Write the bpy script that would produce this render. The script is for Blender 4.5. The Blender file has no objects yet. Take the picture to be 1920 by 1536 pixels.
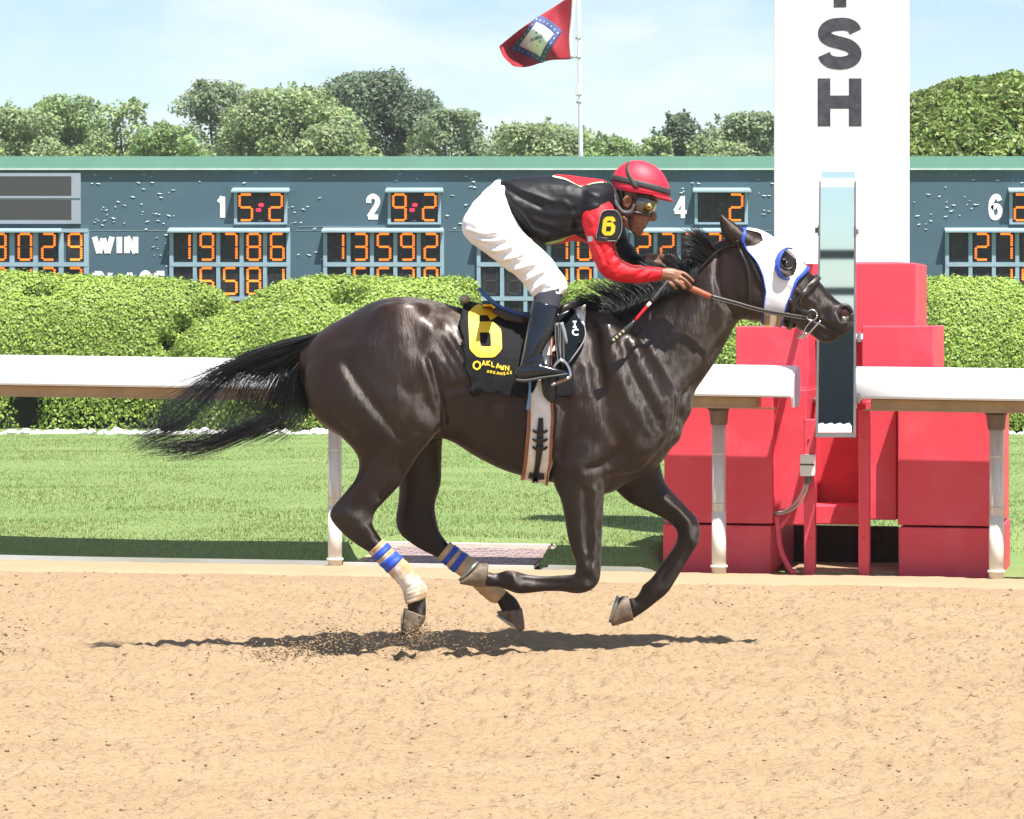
import bpy, bmesh, math, random
import numpy as np
from mathutils import Vector, Matrix
from mathutils.bvhtree import BVHTree

random.seed(7)
RNG = np.random.default_rng(11)
scene = bpy.context.scene
COL = scene.collection

# ------------------------------------------------------------------ camera, sky, sun, exposure
F = 5740.0            # focal length in units of a 1920 px wide picture
CAMY, EYE, HORIZON = -14.0, 1.524, 600.0
cam_data = bpy.data.cameras.new("camera")
cam = bpy.data.objects.new("camera", cam_data)
COL.objects.link(cam)
cam.location = (0, CAMY, EYE)
cam.rotation_euler = (math.radians(90), 0, 0)
cam_data.sensor_width = 36.0
cam_data.lens = 36.0 * F / 1920.0
cam_data.shift_y = -(768.0 - HORIZON) / 1920.0
cam_data.clip_start, cam_data.clip_end = 0.5, 3000.0
scene.camera = cam

SUN = Vector((0.25, -0.36, 1.0)).normalized()
sun_data = bpy.data.lights.new("sun", 'SUN')
sun_data.energy = 4.7
sun_data.angle = math.radians(0.53)
sun_data.color = (1.0, 0.965, 0.90)
sun = bpy.data.objects.new("sun", sun_data)
COL.objects.link(sun)
sun.rotation_euler = SUN.to_track_quat('Z', 'Y').to_euler()

world = bpy.data.worlds.new("World")
scene.world = world
world.use_nodes = True
wn, wl = world.node_tree.nodes, world.node_tree.links
wn.clear()
w_out = wn.new('ShaderNodeOutputWorld')
w_bg = wn.new('ShaderNodeBackground')
w_sky = wn.new('ShaderNodeTexSky')
w_sky.sky_type = 'NISHITA'
w_sky.sun_disc = False
w_sky.sun_elevation = math.asin(SUN.z)
w_sky.sun_rotation = math.atan2(SUN.x, SUN.y)
w_sky.air_density, w_sky.dust_density, w_sky.ozone_density = 1.0, 0.25, 2.0
w_bg.inputs[1].default_value = 0.070
w_tc = wn.new('ShaderNodeTexCoord')
w_map = wn.new('ShaderNodeMapping')
w_map.inputs['Scale'].default_value = (11, 11, 30)
w_map.inputs['Location'].default_value = (3.1, 0.4, 1.9)
w_noise = wn.new('ShaderNodeTexNoise')
w_noise.inputs['Scale'].default_value = 1.0
w_noise.inputs['Detail'].default_value = 6
w_noise.inputs['Roughness'].default_value = 0.55
w_ramp = wn.new('ShaderNodeMapRange')
w_ramp.inputs['From Min'].default_value = 0.42
w_ramp.inputs['From Max'].default_value = 0.72
w_ramp.inputs['To Max'].default_value = 0.75
w_ramp.clamp = True
w_mix = wn.new('ShaderNodeMix')
w_mix.data_type = 'RGBA'
w_mix.inputs['B'].default_value = (7.3, 7.5, 7.7, 1)
wl.new(w_tc.outputs['Generated'], w_map.inputs['Vector'])
wl.new(w_map.outputs[0], w_noise.inputs['Vector'])
wl.new(w_noise.outputs['Fac'], w_ramp.inputs['Value'])
wl.new(w_ramp.outputs[0], w_mix.inputs['Factor'])
wl.new(w_sky.outputs[0], w_mix.inputs['A'])
wl.new(w_mix.outputs['Result'], w_bg.inputs[0])
wl.new(w_bg.outputs[0], w_out.inputs[0])

scene.view_settings.view_transform = 'Standard'
scene.view_settings.look = 'None'
scene.view_settings.exposure = 1.12
scene.view_settings.gamma = 1.0
scene.view_settings.use_curve_mapping = False
scene.render.engine = 'CYCLES'

# ------------------------------------------------------------------ helpers
def W(px, py, y):
    """the place at depth y that the photograph shows at pixel (px, py)"""
    d = y - CAMY
    return ((px - 960.0) * d / F, y, EYE - (py - HORIZON) * d / F)

def to_px(v):
    d = v[:, 1] - CAMY
    return np.stack([960.0 + v[:, 0] * F / d, HORIZON - (v[:, 2] - EYE) * F / d], 1)

MATS = {}
def srgb(r, g, b):
    return tuple(((c / 255.0) / 12.92) if c / 255.0 <= 0.04045 else ((c / 255.0 + 0.055) / 1.055) ** 2.4 for c in (r, g, b))

def mat(name, col, rough=0.5, var=0.12, scale=8.0, bump=0.0, bscale=60.0, metal=0.0, spec=0.5, coat=0.0,
        sheen=0.0, col2=None, stretch=(1, 1, 1), emit=None, attr=None, trans=0.0, thr=None):
    """procedural material: base colour broken up by noise, optional second colour, bump and per-vertex variation"""
    if name in MATS:
        return MATS[name]
    m = bpy.data.materials.new(name)
    m.use_nodes = True
    n, l = m.node_tree.nodes, m.node_tree.links
    n.clear()
    out = n.new('ShaderNodeOutputMaterial')
    b = n.new('ShaderNodeBsdfPrincipled')
    tc = n.new('ShaderNodeTexCoord')
    mp = n.new('ShaderNodeMapping')
    mp.inputs['Scale'].default_value = stretch
    l.new(tc.outputs['Object'], mp.inputs['Vector'])
    nz = n.new('ShaderNodeTexNoise')
    nz.inputs['Scale'].default_value = scale
    nz.inputs['Detail'].default_value = 5
    nz.inputs['Roughness'].default_value = 0.6
    l.new(mp.outputs[0], nz.inputs['Vector'])
    mr = n.new('ShaderNodeMapRange')
    lo, hi = thr if thr else (0.3, 0.7)
    mr.inputs['From Min'].default_value = lo
    mr.inputs['From Max'].default_value = hi
    l.new(nz.outputs['Fac'], mr.inputs['Value'])
    mx = n.new('ShaderNodeMix')
    mx.data_type = 'RGBA'
    if col2 is None:
        a = tuple(min(1, c * (1 - var)) for c in col)
        c2 = tuple(min(1, c * (1 + var)) for c in col)
    else:
        a, c2 = col, col2
    mx.inputs['A'].default_value = (*a, 1)
    mx.inputs['B'].default_value = (*c2, 1)
    l.new(mr.outputs[0], mx.inputs['Factor'])
    src = mx.outputs['Result']
    if attr:
        at = n.new('ShaderNodeAttribute')
        at.attribute_name = 'tone'
        ml = n.new('ShaderNodeMix')
        ml.data_type = 'RGBA'
        ml.blend_type = 'MULTIPLY'
        ml.inputs['Factor'].default_value = 1.0
        l.new(src, ml.inputs['A'])
        l.new(at.outputs['Color'], ml.inputs['B'])
        src = ml.outputs['Result']
    l.new(src, b.inputs['Base Color'])
    b.inputs['Roughness'].default_value = rough
    b.inputs['Metallic'].default_value = metal
    b.inputs['Specular IOR Level'].default_value = spec
    b.inputs['Coat Weight'].default_value = coat
    b.inputs['Coat Roughness'].default_value = 0.08
    b.inputs['Sheen Weight'].default_value = sheen
    if emit:
        b.inputs['Emission Color'].default_value = (*emit[0], 1)
        b.inputs['Emission Strength'].default_value = emit[1]
    if bump:
        nb = n.new('ShaderNodeTexNoise')
        nb.inputs['Scale'].default_value = bscale
        nb.inputs['Detail'].default_value = 4
        l.new(mp.outputs[0], nb.inputs['Vector'])
        bp = n.new('ShaderNodeBump')
        bp.inputs['Strength'].default_value = 1.0
        bp.inputs['Distance'].default_value = bump
        l.new(nb.outputs['Fac'], bp.inputs['Height'])
        l.new(bp.outputs[0], b.inputs['Normal'])
    surf = b.outputs[0]
    if trans:
        t = n.new('ShaderNodeBsdfTranslucent')
        l.new(src, t.inputs['Color'])
        ms = n.new('ShaderNodeMixShader')
        ms.inputs[0].default_value = trans
        l.new(surf, ms.inputs[1])
        l.new(t.outputs[0], ms.inputs[2])
        surf = ms.outputs[0]
    l.new(surf, out.inputs[0])
    MATS[name] = m
    return m

def mesh_from(name, v, f, smooth=False):
    me = bpy.data.meshes.new(name)
    if isinstance(f, np.ndarray) and f.ndim == 2:
        v = np.asarray(v, dtype=np.float32)
        k = f.shape[1]
        me.vertices.add(len(v))
        me.vertices.foreach_set('co', v.ravel())
        me.loops.add(f.size)
        me.loops.foreach_set('vertex_index', f.astype(np.int32).ravel())
        me.polygons.add(len(f))
        me.polygons.foreach_set('loop_start', np.arange(0, f.size, k, dtype=np.int32))
        me.update(calc_edges=True)
        me.validate()
    else:
        me.from_pydata([tuple(p) for p in v], [], [tuple(q) for q in f])
        me.update()
    if smooth:
        me.polygons.foreach_set('use_smooth', np.ones(len(me.polygons), dtype=bool))
    return me

def obj(name, v, f, material, parent=None, smooth=False, label=None, kind=None, mesh=None):
    me = mesh if mesh is not None else mesh_from(name, v, f, smooth)
    if material is not None and mesh is None:
        me.materials.append(material)
    o = bpy.data.objects.new(name, me)
    COL.objects.link(o)
    if parent is not None:
        o.parent = parent
        root = parent
        while root.parent is not None:
            root = root.parent
        if root is parent:
            o.matrix_parent_inverse = Matrix.Translation(-parent.location)
    if label:
        o['label'] = label
    if kind:
        o['kind'] = kind
    return o

def thing(name, label, cat, loc=(0, 0, 0), group=None):
    o = bpy.data.objects.new(name, None)
    o.empty_display_size = 0.2
    o.location = loc
    COL.objects.link(o)
    tag(o, label, cat, group)
    return o

def tag(o, label, cat, group=None):
    o['label'], o['category'] = label, cat
    if group:
        o['group'] = group
    return o

def tone_attr(me, per_vertex_rgb):
    a = me.color_attributes.new('tone', 'FLOAT_COLOR', 'POINT')
    c = np.ones((len(me.vertices), 4), dtype=np.float32)
    c[:, :3] = per_vertex_rgb
    a.data.foreach_set('color', c.ravel())

def merge(parts):
    vs, fs, k = [], [], 0
    for v, f in parts:
        vs += [tuple(p) for p in v]
        fs += [tuple(i + k for i in q) for q in f]
        k += len(v)
    return vs, fs

def catmull(pts, m):
    """smooth resampling of a list of tuples, m pieces per interval"""
    p = np.array(pts, dtype=float)
    if len(p) < 3 or m < 2:
        if m < 2:
            return p
        t = np.linspace(0, 1, m * (len(p) - 1) + 1)
        idx = np.linspace(0, 1, len(p))
        return np.stack([np.interp(t, idx, p[:, j]) for j in range(p.shape[1])], 1)
    q = np.vstack([2 * p[0] - p[1], p, 2 * p[-1] - p[-2]])
    out = []
    for i in range(1, len(q) - 2):
        for s in range(m):
            t = s / m
            a, b, c, d = q[i - 1], q[i], q[i + 1], q[i + 2]
            out.append(0.5 * ((2 * b) + (c - a) * t + (2 * a - 5 * b + 4 * c - d) * t * t + (3 * b - a - 3 * c + d) * t ** 3))
    out.append(p[-1])
    return np.array(out)

def loft(st, n=28, m=4, p=2.0, tn=0.0, dome=0.5):
    """closed tube through stations (ax, ay, bx, by, Y, half depth): a and b are the two outline
    points in the picture plane of depth Y, the section between them is a (super)ellipse"""
    S = catmull(st, m)
    rings = []
    for ax, ay, bx, by, y, hd in S:
        A, B = np.array(W(ax, ay, y)), np.array(W(bx, by, y))
        rings.append((0.5 * (A + B), 0.5 * (A - B), max(hd, 0.002)))
    th = np.linspace(0, 2 * math.pi, n, endpoint=False)
    c, s = np.cos(th), np.sin(th)
    ec = np.sign(c) * np.abs(c) ** (2 / p)
    es = np.sign(s) * np.abs(s) ** (2 / p)
    es = es * (1 - tn * np.clip(c, 0, 1))
    V, Fc = [], []
    def ring(cen, u, hd):
        pts = cen[None] + ec[:, None] * u[None]
        pts[:, 1] += es * hd
        V.extend(pts.tolist())
    ax0 = rings[0][0] - rings[1][0]
    ax1 = rings[-1][0] - rings[-2][0]
    ax0 /= np.linalg.norm(ax0) + 1e-9
    ax1 /= np.linalg.norm(ax1) + 1e-9
    r0 = min(np.linalg.norm(rings[0][1]), rings[0][2]) * dome
    r1 = min(np.linalg.norm(rings[-1][1]), rings[-1][2]) * dome
    seq = []
    for a in (0.25, 0.6, 0.88):
        k = math.sqrt(1 - (1 - a) ** 2)
        seq.append((rings[0][0] + ax0 * r0 * (1 - a), rings[0][1] * k, rings[0][2] * k))
    seq += rings
    for a in (0.88, 0.6, 0.25):
        k = math.sqrt(1 - (1 - a) ** 2)
        seq.append((rings[-1][0] + ax1 * r1 * (1 - a), rings[-1][1] * k, rings[-1][2] * k))
    for cen, u, hd in seq:
        ring(cen, u, hd)
    R = len(seq)
    for i in range(R - 1):
        for j in range(n):
            a, b = i * n + j, i * n + (j + 1) % n
            Fc.append((a, b, b + n, a + n))
    V.append(tuple(rings[0][0] + ax0 * r0))
    V.append(tuple(rings[-1][0] + ax1 * r1))
    k0, k1 = len(V) - 2, len(V) - 1
    for j in range(n):
        Fc.append((j, k0, (j + 1) % n))
        Fc.append(((R - 1) * n + j, (R - 1) * n + (j + 1) % n, k1))
    return V, Fc

def tube(pts, radii, n=8, m=1, flat=None):
    """tube through 3-D points; flat=(su, sv) squashes the section"""
    P = np.array(pts, dtype=float)
    r = np.full(len(P), radii, dtype=float) if np.isscalar(radii) else np.array(radii, dtype=float)
    if m > 1:
        Q = catmull(np.hstack([P, r[:, None]]), m)
        P, r = Q[:, :3], Q[:, 3]
    V, Fc = [], []
    T = np.gradient(P, axis=0)
    T /= np.linalg.norm(T, axis=1)[:, None] + 1e-9
    ref = np.array([0, 1.0, 0])
    if abs(T[0] @ ref) > 0.9:
        ref = np.array([0, 0, 1.0])
    for i in range(len(P)):
        u = np.cross(T[i], ref)
        u /= np.linalg.norm(u) + 1e-9
        w = np.cross(u, T[i])
        for j in range(n):
            a = 2 * math.pi * j / n
            fu, fv = flat if flat else (1, 1)
            V.append(tuple(P[i] + (u * math.cos(a) * fu + w * math.sin(a) * fv) * r[i]))
    for i in range(len(P) - 1):
        for j in range(n):
            a, b = i * n + j, i * n + (j + 1) % n
            Fc.append((a, a + n, b + n, b))
    Fc.append(tuple(range(n)))
    Fc.append(tuple(range((len(P) - 1) * n, len(P) * n))[::-1])
    return V, Fc

def ball(c, r, n=10, squash=(1, 1, 1)):
    V, Fc = [], []
    for i in range(n + 1):
        a = math.pi * i / n
        for j in range(2 * n):
            b = math.pi * j / n
            V.append((c[0] + r * squash[0] * math.sin(a) * math.cos(b), c[1] + r * squash[1] * math.sin(a) * math.sin(b),
                      c[2] + r * squash[2] * math.cos(a)))
    k = 2 * n
    for i in range(n):
        for j in range(k):
            Fc.append((i * k + j, (i + 1) * k + j, (i + 1) * k + (j + 1) % k, i * k + (j + 1) % k))
    return V, Fc

def box(x0, x1, y0, y1, z0, z1):
    V = [(x0, y0, z0), (x1, y0, z0), (x1, y1, z0), (x0, y1, z0), (x0, y0, z1), (x1, y0, z1), (x1, y1, z1), (x0, y1, z1)]
    Fc = [(3, 2, 1, 0), (4, 5, 6, 7), (0, 1, 5, 4), (1, 2, 6, 5), (2, 3, 7, 6), (3, 0, 4, 7)]
    return V, Fc

def bevel_obj(o, w=0.006, seg=2):
    md = o.modifiers.new('bevel', 'BEVEL')
    md.width, md.segments, md.limit_method = w, seg, 'ANGLE'
    return o

def union(parts, voxel, iters=2):
    """overlapping closed pieces grown together into one continuous skin (voxel remesh)"""
    v, f = merge(parts)
    me = mesh_from('temp', v, f)
    bm = bmesh.new()
    bm.from_mesh(me)
    bmesh.ops.remove_doubles(bm, verts=bm.verts, dist=1e-6)
    bmesh.ops.recalc_face_normals(bm, faces=bm.faces)
    bm.to_mesh(me)
    bm.free()
    o = bpy.data.objects.new('temp', me)
    COL.objects.link(o)
    md = o.modifiers.new('r', 'REMESH')
    md.mode, md.voxel_size, md.adaptivity = 'VOXEL', voxel, 0.0
    dg = bpy.context.evaluated_depsgraph_get()
    ev = o.evaluated_get(dg)
    m2 = ev.to_mesh()
    nv = len(m2.vertices)
    V = np.empty(nv * 3, dtype=np.float32)
    m2.vertices.foreach_get('co', V)
    V = V.reshape(-1, 3).astype(float)
    npoly = len(m2.polygons)
    L = np.empty(len(m2.loops), dtype=np.int32)
    m2.loops.foreach_get('vertex_index', L)
    assert len(L) == 4 * npoly
    Q = L.reshape(-1, 4)
    ev.to_mesh_clear()
    bpy.data.objects.remove(o)
    bpy.data.meshes.remove(me)
    if iters:
        V = smooth(V, Q, iters)
    return V, Q

def smooth(V, Q, iters, wgt=None):
    E = np.vstack([Q[:, [0, 1]], Q[:, [1, 2]], Q[:, [2, 3]], Q[:, [3, 0]]])
    n = len(V)
    deg = np.bincount(E[:, 0], minlength=n) + np.bincount(E[:, 1], minlength=n)
    deg = np.maximum(deg, 1)
    V = V.copy()
    for it in range(iters):
        for lam in (0.55, -0.57):
            S = np.stack([np.bincount(E[:, 0], V[E[:, 1], k], n) + np.bincount(E[:, 1], V[E[:, 0], k], n) for k in range(3)], 1)
            D = S / deg[:, None] - V
            V += lam * (D if wgt is None else D * wgt[:, None])
    return V

def relax(V, Q, iters, wgt):
    """plain smoothing where wgt > 0: melts the seams where limbs join"""
    E = np.vstack([Q[:, [0, 1]], Q[:, [1, 2]], Q[:, [2, 3]], Q[:, [3, 0]]])
    n = len(V)
    deg = np.maximum(np.bincount(E[:, 0], minlength=n) + np.bincount(E[:, 1], minlength=n), 1)
    V = V.copy()
    for it in range(iters):
        S = np.stack([np.bincount(E[:, 0], V[E[:, 1], k], n) + np.bincount(E[:, 1], V[E[:, 0], k], n) for k in range(3)], 1)
        V += 0.6 * (S / deg[:, None] - V) * wgt[:, None]
    return V

def normals(V, Q):
    fn = np.cross(V[Q[:, 2]] - V[Q[:, 0]], V[Q[:, 3]] - V[Q[:, 1]])
    N = np.zeros_like(V)
    for k in range(4):
        for a in range(3):
            N[:, a] += np.bincount(Q[:, k], fn[:, a], len(V))
    return N / (np.linalg.norm(N, axis=1)[:, None] + 1e-12)

def dist_line(P, line):
    """pixel distance from P to a polyline"""
    best = np.full(len(P), 1e9)
    L = np.array(line, dtype=float)
    if len(L) == 1:
        return np.linalg.norm(P - L[0], axis=1)
    for a, b in zip(L[:-1], L[1:]):
        ab = b - a
        t = np.clip(((P - a) @ ab) / (ab @ ab + 1e-9), 0, 1)
        best = np.minimum(best, np.linalg.norm(P - (a + t[:, None] * ab), axis=1))
    return best

def sculpt(V, Q, strokes):
    """push the skin out (+) or in (-) along its normal under brush strokes given in picture pixels:
    (points, width, depth in metres[, ymin, ymax])"""
    N = normals(V, Q)
    P = to_px(V)
    D = np.zeros(len(V))
    for st in strokes:
        pts, w, d = st[:3]
        L = catmull(pts, 5) if len(pts) > 2 else np.array(pts, dtype=float)
        x0, y0 = L.min(0) - 3 * w
        x1, y1 = L.max(0) + 3 * w
        sel = (P[:, 0] > x0) & (P[:, 0] < x1) & (P[:, 1] > y0) & (P[:, 1] < y1)
        if len(st) > 3:
            sel &= (V[:, 1] >= st[3]) & (V[:, 1] <= st[4])
        i = np.nonzero(sel)[0]
        if len(i) == 0:
            continue
        g = np.exp(-(dist_line(P[i], L) / w) ** 2)
        D[i] += d * g * np.clip(np.abs(N[i, 1]) * 1.6 - 0.15, 0, 1)
    return V + N * D[:, None]

def vnoise(x, y, seed=0):
    """smooth 2-D value noise, -1..1"""
    rg = np.random.default_rng(seed)
    T = rg.uniform(-1, 1, (256, 256))
    xi, yi = np.floor(x).astype(int), np.floor(y).astype(int)
    fx, fy = x - xi, y - yi
    fx, fy = fx * fx * (3 - 2 * fx), fy * fy * (3 - 2 * fy)
    a, b = T[xi % 256, yi % 256], T[(xi + 1) % 256, yi % 256]
    c, d = T[xi % 256, (yi + 1) % 256], T[(xi + 1) % 256, (yi + 1) % 256]
    return (a * (1 - fx) + b * fx) * (1 - fy) + (c * (1 - fx) + d * fx) * fy

def bvh_of(V, Q):
    return BVHTree.FromPolygons([tuple(p) for p in V], [tuple(int(i) for i in q) for q in Q])

def shrink(bvh, p, off):
    loc, nrm, idx, dist = bvh.find_nearest(Vector(p))
    v = Vector(p) - loc
    if nrm.dot(Vector(p) - loc) < 0 and dist > 0.05:
        pass
    return tuple(loc + nrm * off)

def front(bvh, px, py, off=0.0, back=False, y0=1.2):
    """first hit of the line of depth through pixel (px, py) from the near (or far) side"""
    o = Vector(W(px, py, 0.0))
    d = Vector((0, 1, 0))
    if back:
        loc, nrm, i, t = bvh.ray_cast(o + d * y0, -d)
        return None if loc is None else (loc.x, loc.y + off, loc.z)
    loc, nrm, i, t = bvh.ray_cast(o - d * y0, d)
    return None if loc is None else (loc.x, loc.y - off, loc.z)

def grid_faces(nr, nc, close=False, k=0):
    fs = []
    for i in range(nr - 1):
        for j in range(nc if close else nc - 1):
            fs.append((k + i * nc + j, k + i * nc + (j + 1) % nc, k + (i + 1) * nc + (j + 1) % nc, k + (i + 1) * nc + j))
    return fs

def thicken(V, nr, nc, t, close=False):
    """sheet given as a grid, made into a solid of thickness t along its normals"""
    G = np.array(V, dtype=float).reshape(nr, nc, 3)
    du = np.gradient(G, axis=0)
    dv = np.gradient(G, axis=1)
    if close:
        dv = np.roll(G, -1, 1) - np.roll(G, 1, 1)
    N = np.cross(du, dv)
    N /= np.linalg.norm(N, axis=2)[:, :, None] + 1e-12
    return G, N

def wrap(bvh, R, E, bulge, off, ns=8, nt=40, thick=0.004, t0=0.0, t1=1.0, full=True, skip=None):
    """a sleeve of cloth or leather round a body: R(t) and E(t) are the two border curves (pixel polylines) running from
    the top outline (t=0) to the bottom one (t=1); the far side mirrors the near side"""
    Rc, Ec = np.array(R, float), np.array(E, float)
    def along(C, t):
        seg = np.r_[0, np.cumsum(np.linalg.norm(np.diff(C, axis=0), axis=1))]
        seg /= seg[-1]
        return np.array([np.interp(t, seg, C[:, 0]), np.interp(t, seg, C[:, 1])])
    ths = np.linspace(0, 2 * math.pi, nt, endpoint=False) if full else np.linspace(-math.pi, math.pi, nt)
    G = np.zeros((ns, len(ths), 3))
    for i in range(ns):
        s = i / (ns - 1)
        for j, th in enumerate(ths):
            t = (1 - math.cos(th)) / 2
            t = t0 + (t1 - t0) * t
            q = along(Rc, t) * (1 - s) + along(Ec, t) * s
            yb = -math.sin(th) * bulge
            p = Vector(W(q[0], q[1], 0.0))
            p.y = yb
            loc, nrm, idx, dist = bvh.find_nearest(p)
            G[i, j] = loc + nrm * off
    return G

def sheet(G, thick, close, skip=None):
    """solid from a grid G: outer skin at G, inner skin thick below it"""
    nr, nc = G.shape[:2]
    du = np.gradient(G, axis=0)
    dv = (np.roll(G, -1, 1) - np.roll(G, 1, 1)) if close else np.gradient(G, axis=1)
    N = np.cross(du, dv)
    N /= np.linalg.norm(N, axis=2)[:, :, None] + 1e-12
    H = G - N * thick
    V = G.reshape(-1, 3).tolist() + H.reshape(-1, 3).tolist()
    k = nr * nc
    fs = grid_faces(nr, nc, close)
    if skip is not None:
        P = np.array(V)
        fs = [q for q in fs if not skip(P[list(q)].mean(0))]
    out = [q for q in fs] + [tuple(i + k for i in q[::-1]) for q in fs]
    cnt = {}
    for q in fs:
        for a, b in zip(q, q[1:] + q[:1]):
            cnt[(a, b)] = 1
    for (a, b) in cnt:
        if (b, a) not in cnt:
            out.append((b, a, a + k, b + k))
    return V, out

def strap(pts, w, t=0.004, m=4, y_of=None):
    """flat strap: pts = (px, py, Y), width w and thickness t in metres, lying in the picture's plane"""
    P = catmull(pts, m)
    X = np.array([W(*p) for p in P])
    T = np.gradient(X, axis=0)
    T /= np.linalg.norm(T, axis=1)[:, None] + 1e-9
    side = np.cross(T, np.array([0, 1.0, 0]))
    side /= np.linalg.norm(side, axis=1)[:, None] + 1e-9
    ws = np.full(len(X), w) if np.isscalar(w) else np.interp(np.linspace(0, 1, len(X)), np.linspace(0, 1, len(w)), w)
    V, Fc = [], []
    for i in range(len(X)):
        for a, b in ((-1, -1), (1, -1), (1, 1), (-1, 1)):
            V.append(tuple(X[i] + side[i] * a * ws[i] / 2 + np.array([0, 1, 0]) * b * t / 2))
    n = 4
    for i in range(len(X) - 1):
        for j in range(4):
            a, b = i * n + j, i * n + (j + 1) % n
            Fc.append((a, b, b + n, a + n))
    Fc.append((3, 2, 1, 0))
    k = (len(X) - 1) * 4
    Fc.append((k, k + 1, k + 2, k + 3))
    return V, Fc

def stroke_px(lines, w, surf, off=0.003, step=4.0, miter=True):
    """painted or sewn lettering: thick pixel polylines laid on a surface surf(px, py) -> point"""
    V, Fc = [], []
    for ln in lines:
        L = np.array(ln, float)
        seg = np.r_[0, np.cumsum(np.linalg.norm(np.diff(L, axis=0), axis=1))]
        n = max(2, int(seg[-1] / step) + 1)
        t = np.unique(np.r_[np.linspace(0, seg[-1], n), seg])
        P = np.stack([np.interp(t, seg, L[:, 0]), np.interp(t, seg, L[:, 1])], 1)
        T = np.gradient(P, axis=0)
        T /= np.linalg.norm(T, axis=1)[:, None] + 1e-9
        Nn = np.stack([-T[:, 1], T[:, 0]], 1)
        nc = 5
        k = len(V)
        for i in range(len(P)):
            for j in range(nc):
                q = P[i] + Nn[i] * w * (j / (nc - 1) - 0.5)
                V.append(surf(q[0], q[1]))
        Fc += grid_faces(len(P), nc, False, k)
    return V, Fc

def text_mesh(s, x0, x1, z0, z1, y, bold=0.0, ext=0.004):
    """built-in lettering scaled into a box on a wall facing the track"""
    cu = bpy.data.curves.new('lettering', 'FONT')
    cu.body = s
    cu.offset = bold
    cu.extrude = 0.05
    cu.resolution_u = 6
    o = bpy.data.objects.new('lettering', cu)
    COL.objects.link(o)
    dg = bpy.context.evaluated_depsgraph_get()
    me = o.evaluated_get(dg).to_mesh()
    v = np.array([p.co[:] for p in me.vertices])
    f = [tuple(p.vertices) for p in me.polygons]
    bpy.data.objects.remove(o)
    bpy.data.curves.remove(cu)
    lo, hi = v.min(0), v.max(0)
    u = (v - lo) / (hi - lo)
    V = np.stack([x0 + u[:, 0] * (x1 - x0), y + 0.001 - u[:, 2] * ext, z0 + u[:, 1] * (z1 - z0)], 1)
    return V.tolist(), f
M_STEEL = mat('bright_steel', (0.62, 0.62, 0.63), 0.22, var=0.05, metal=1.0)
# ------------------------------------------------------------------ the place: track, lawn, path
ALPHA = math.radians(13)
CA, SA = math.cos(ALPHA), math.sin(ALPHA)
DC = 18.55            # distance of the rail line where it crosses the picture's centre column
def rp(u, v, z):
    """rail frame: u along the rail, v away from the track"""
    return (u * CA + v * SA, DC + CAMY - u * SA + v * CA, z)
def u_at(px, v):
    k = (px - 960.0) / F
    return (k * (DC + v * CA) - v * SA) / (CA + k * SA)
def z_at(px, py, v):
    d = DC - u_at(px, v) * SA + v * CA
    return EYE - (py - HORIZON) * d / F
def edge_y(x):
    return DC + CAMY - (x / CA) * SA

def sand_h(x, y):
    h = .012 * vnoise(x / .9, y / .55, 50) + .007 * vnoise(x / .22, y / .13, 51) + .0120 * vnoise(x / .10 + 9, y / .055, 52) + .0190 * vnoise(x / .045, y / .03 + 5, 53)
    h += .0045 * vnoise(x / .7, y / .045, 57)
    c = vnoise(x / .16 + 31, y / .11, 54)
    h += .020 * np.clip(c - .45, 0, 1) - .016 * np.clip(-c - .5, 0, 1)
    return h
M_SAND = mat('raked_sand', (0.340, 0.243, 0.150), 0.95, scale=1.6, col2=(0.300, 0.208, 0.125), bump=.024, bscale=48, spec=.1, stretch=(.7, 1.3, 1))
nx, ny = 640, 680
ty = np.linspace(0, 1, ny) ** 1.25
X = np.linspace(-3.75, 3.75, nx)
GX = np.repeat(X[None], ny, 0)
far = edge_y(GX) + .11
GY = -6.2 + (far + 6.2) * ty[:, None]
edge_d = far - GY
fl = np.clip((edge_d - .75) / .9, 0.0, 1)
GZ = sand_h(GX, GY) * (.16 + .84 * fl) * (0.72 + .28 * np.clip((GY + 5) / 3, 0, 1))
# churned, pocked ground where the hooves have just struck
for cx, cy, r, d in ((-.40, -.12, .16, -.03), (-.72, .02, .14, -.028), (-1.05, -.1, .12, -.02), (-2.15, .05, .14, -.02)):
    g = np.exp(-(((GX - cx) / (r * 1.6)) ** 2 + ((GY - cy) / r) ** 2))
    GZ += d * g + .03 * g * vnoise(GX / .04, GY / .035, 77)
e_ = np.clip((GY + 6.2) / .5, 0, 1) * np.clip((3.75 - np.abs(GX)) / .3, 0, 1)
GZ = GZ * e_ - .0285 * (1 - e_)
track = obj('track', np.stack([GX, GY, GZ], 2).reshape(-1, 3), np.array(grid_faces(ny, nx)), M_SAND, kind='structure', smooth=True)
gv = [(-60, -17.2, -.03), (60, -17.2, -.03), (60, edge_y(60) + 0.0, -.03), (-60, edge_y(-60), -.03)]
obj('track_ground', gv, [(0, 1, 2, 3)], M_SAND, kind='structure')

# the smooth pale margin of harrowed sand along the rail
mx_ = np.linspace(-3.9, 3.9, 200)
mt_ = np.linspace(0, 1, 14)
GX2 = np.repeat(mx_[None], 14, 0)
GY2 = edge_y(GX2) - .62 + .735 * mt_[:, None] + .10 * vnoise(GX2 / .5, GX2 * 0 + 3, 58) * (1 - mt_[:, None])
GZ2 = sand_h(GX2, GY2) * .16 + .012 * np.sin(math.pi * np.clip(mt_ * 1.0, 0, 1))[:, None] ** .5 + .004
GZ2[0] -= .02
GZ2[-1] -= .01
obj('track_margin', np.stack([GX2, GY2, GZ2], 2).reshape(-1, 3), np.array(grid_faces(14, 200)), mat('margin_sand', (0.37, 0.275, 0.175), .95, scale=3, col2=(0.33, 0.24, 0.148), bump=.008, bscale=60, spec=.1), kind='structure', smooth=True)

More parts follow.
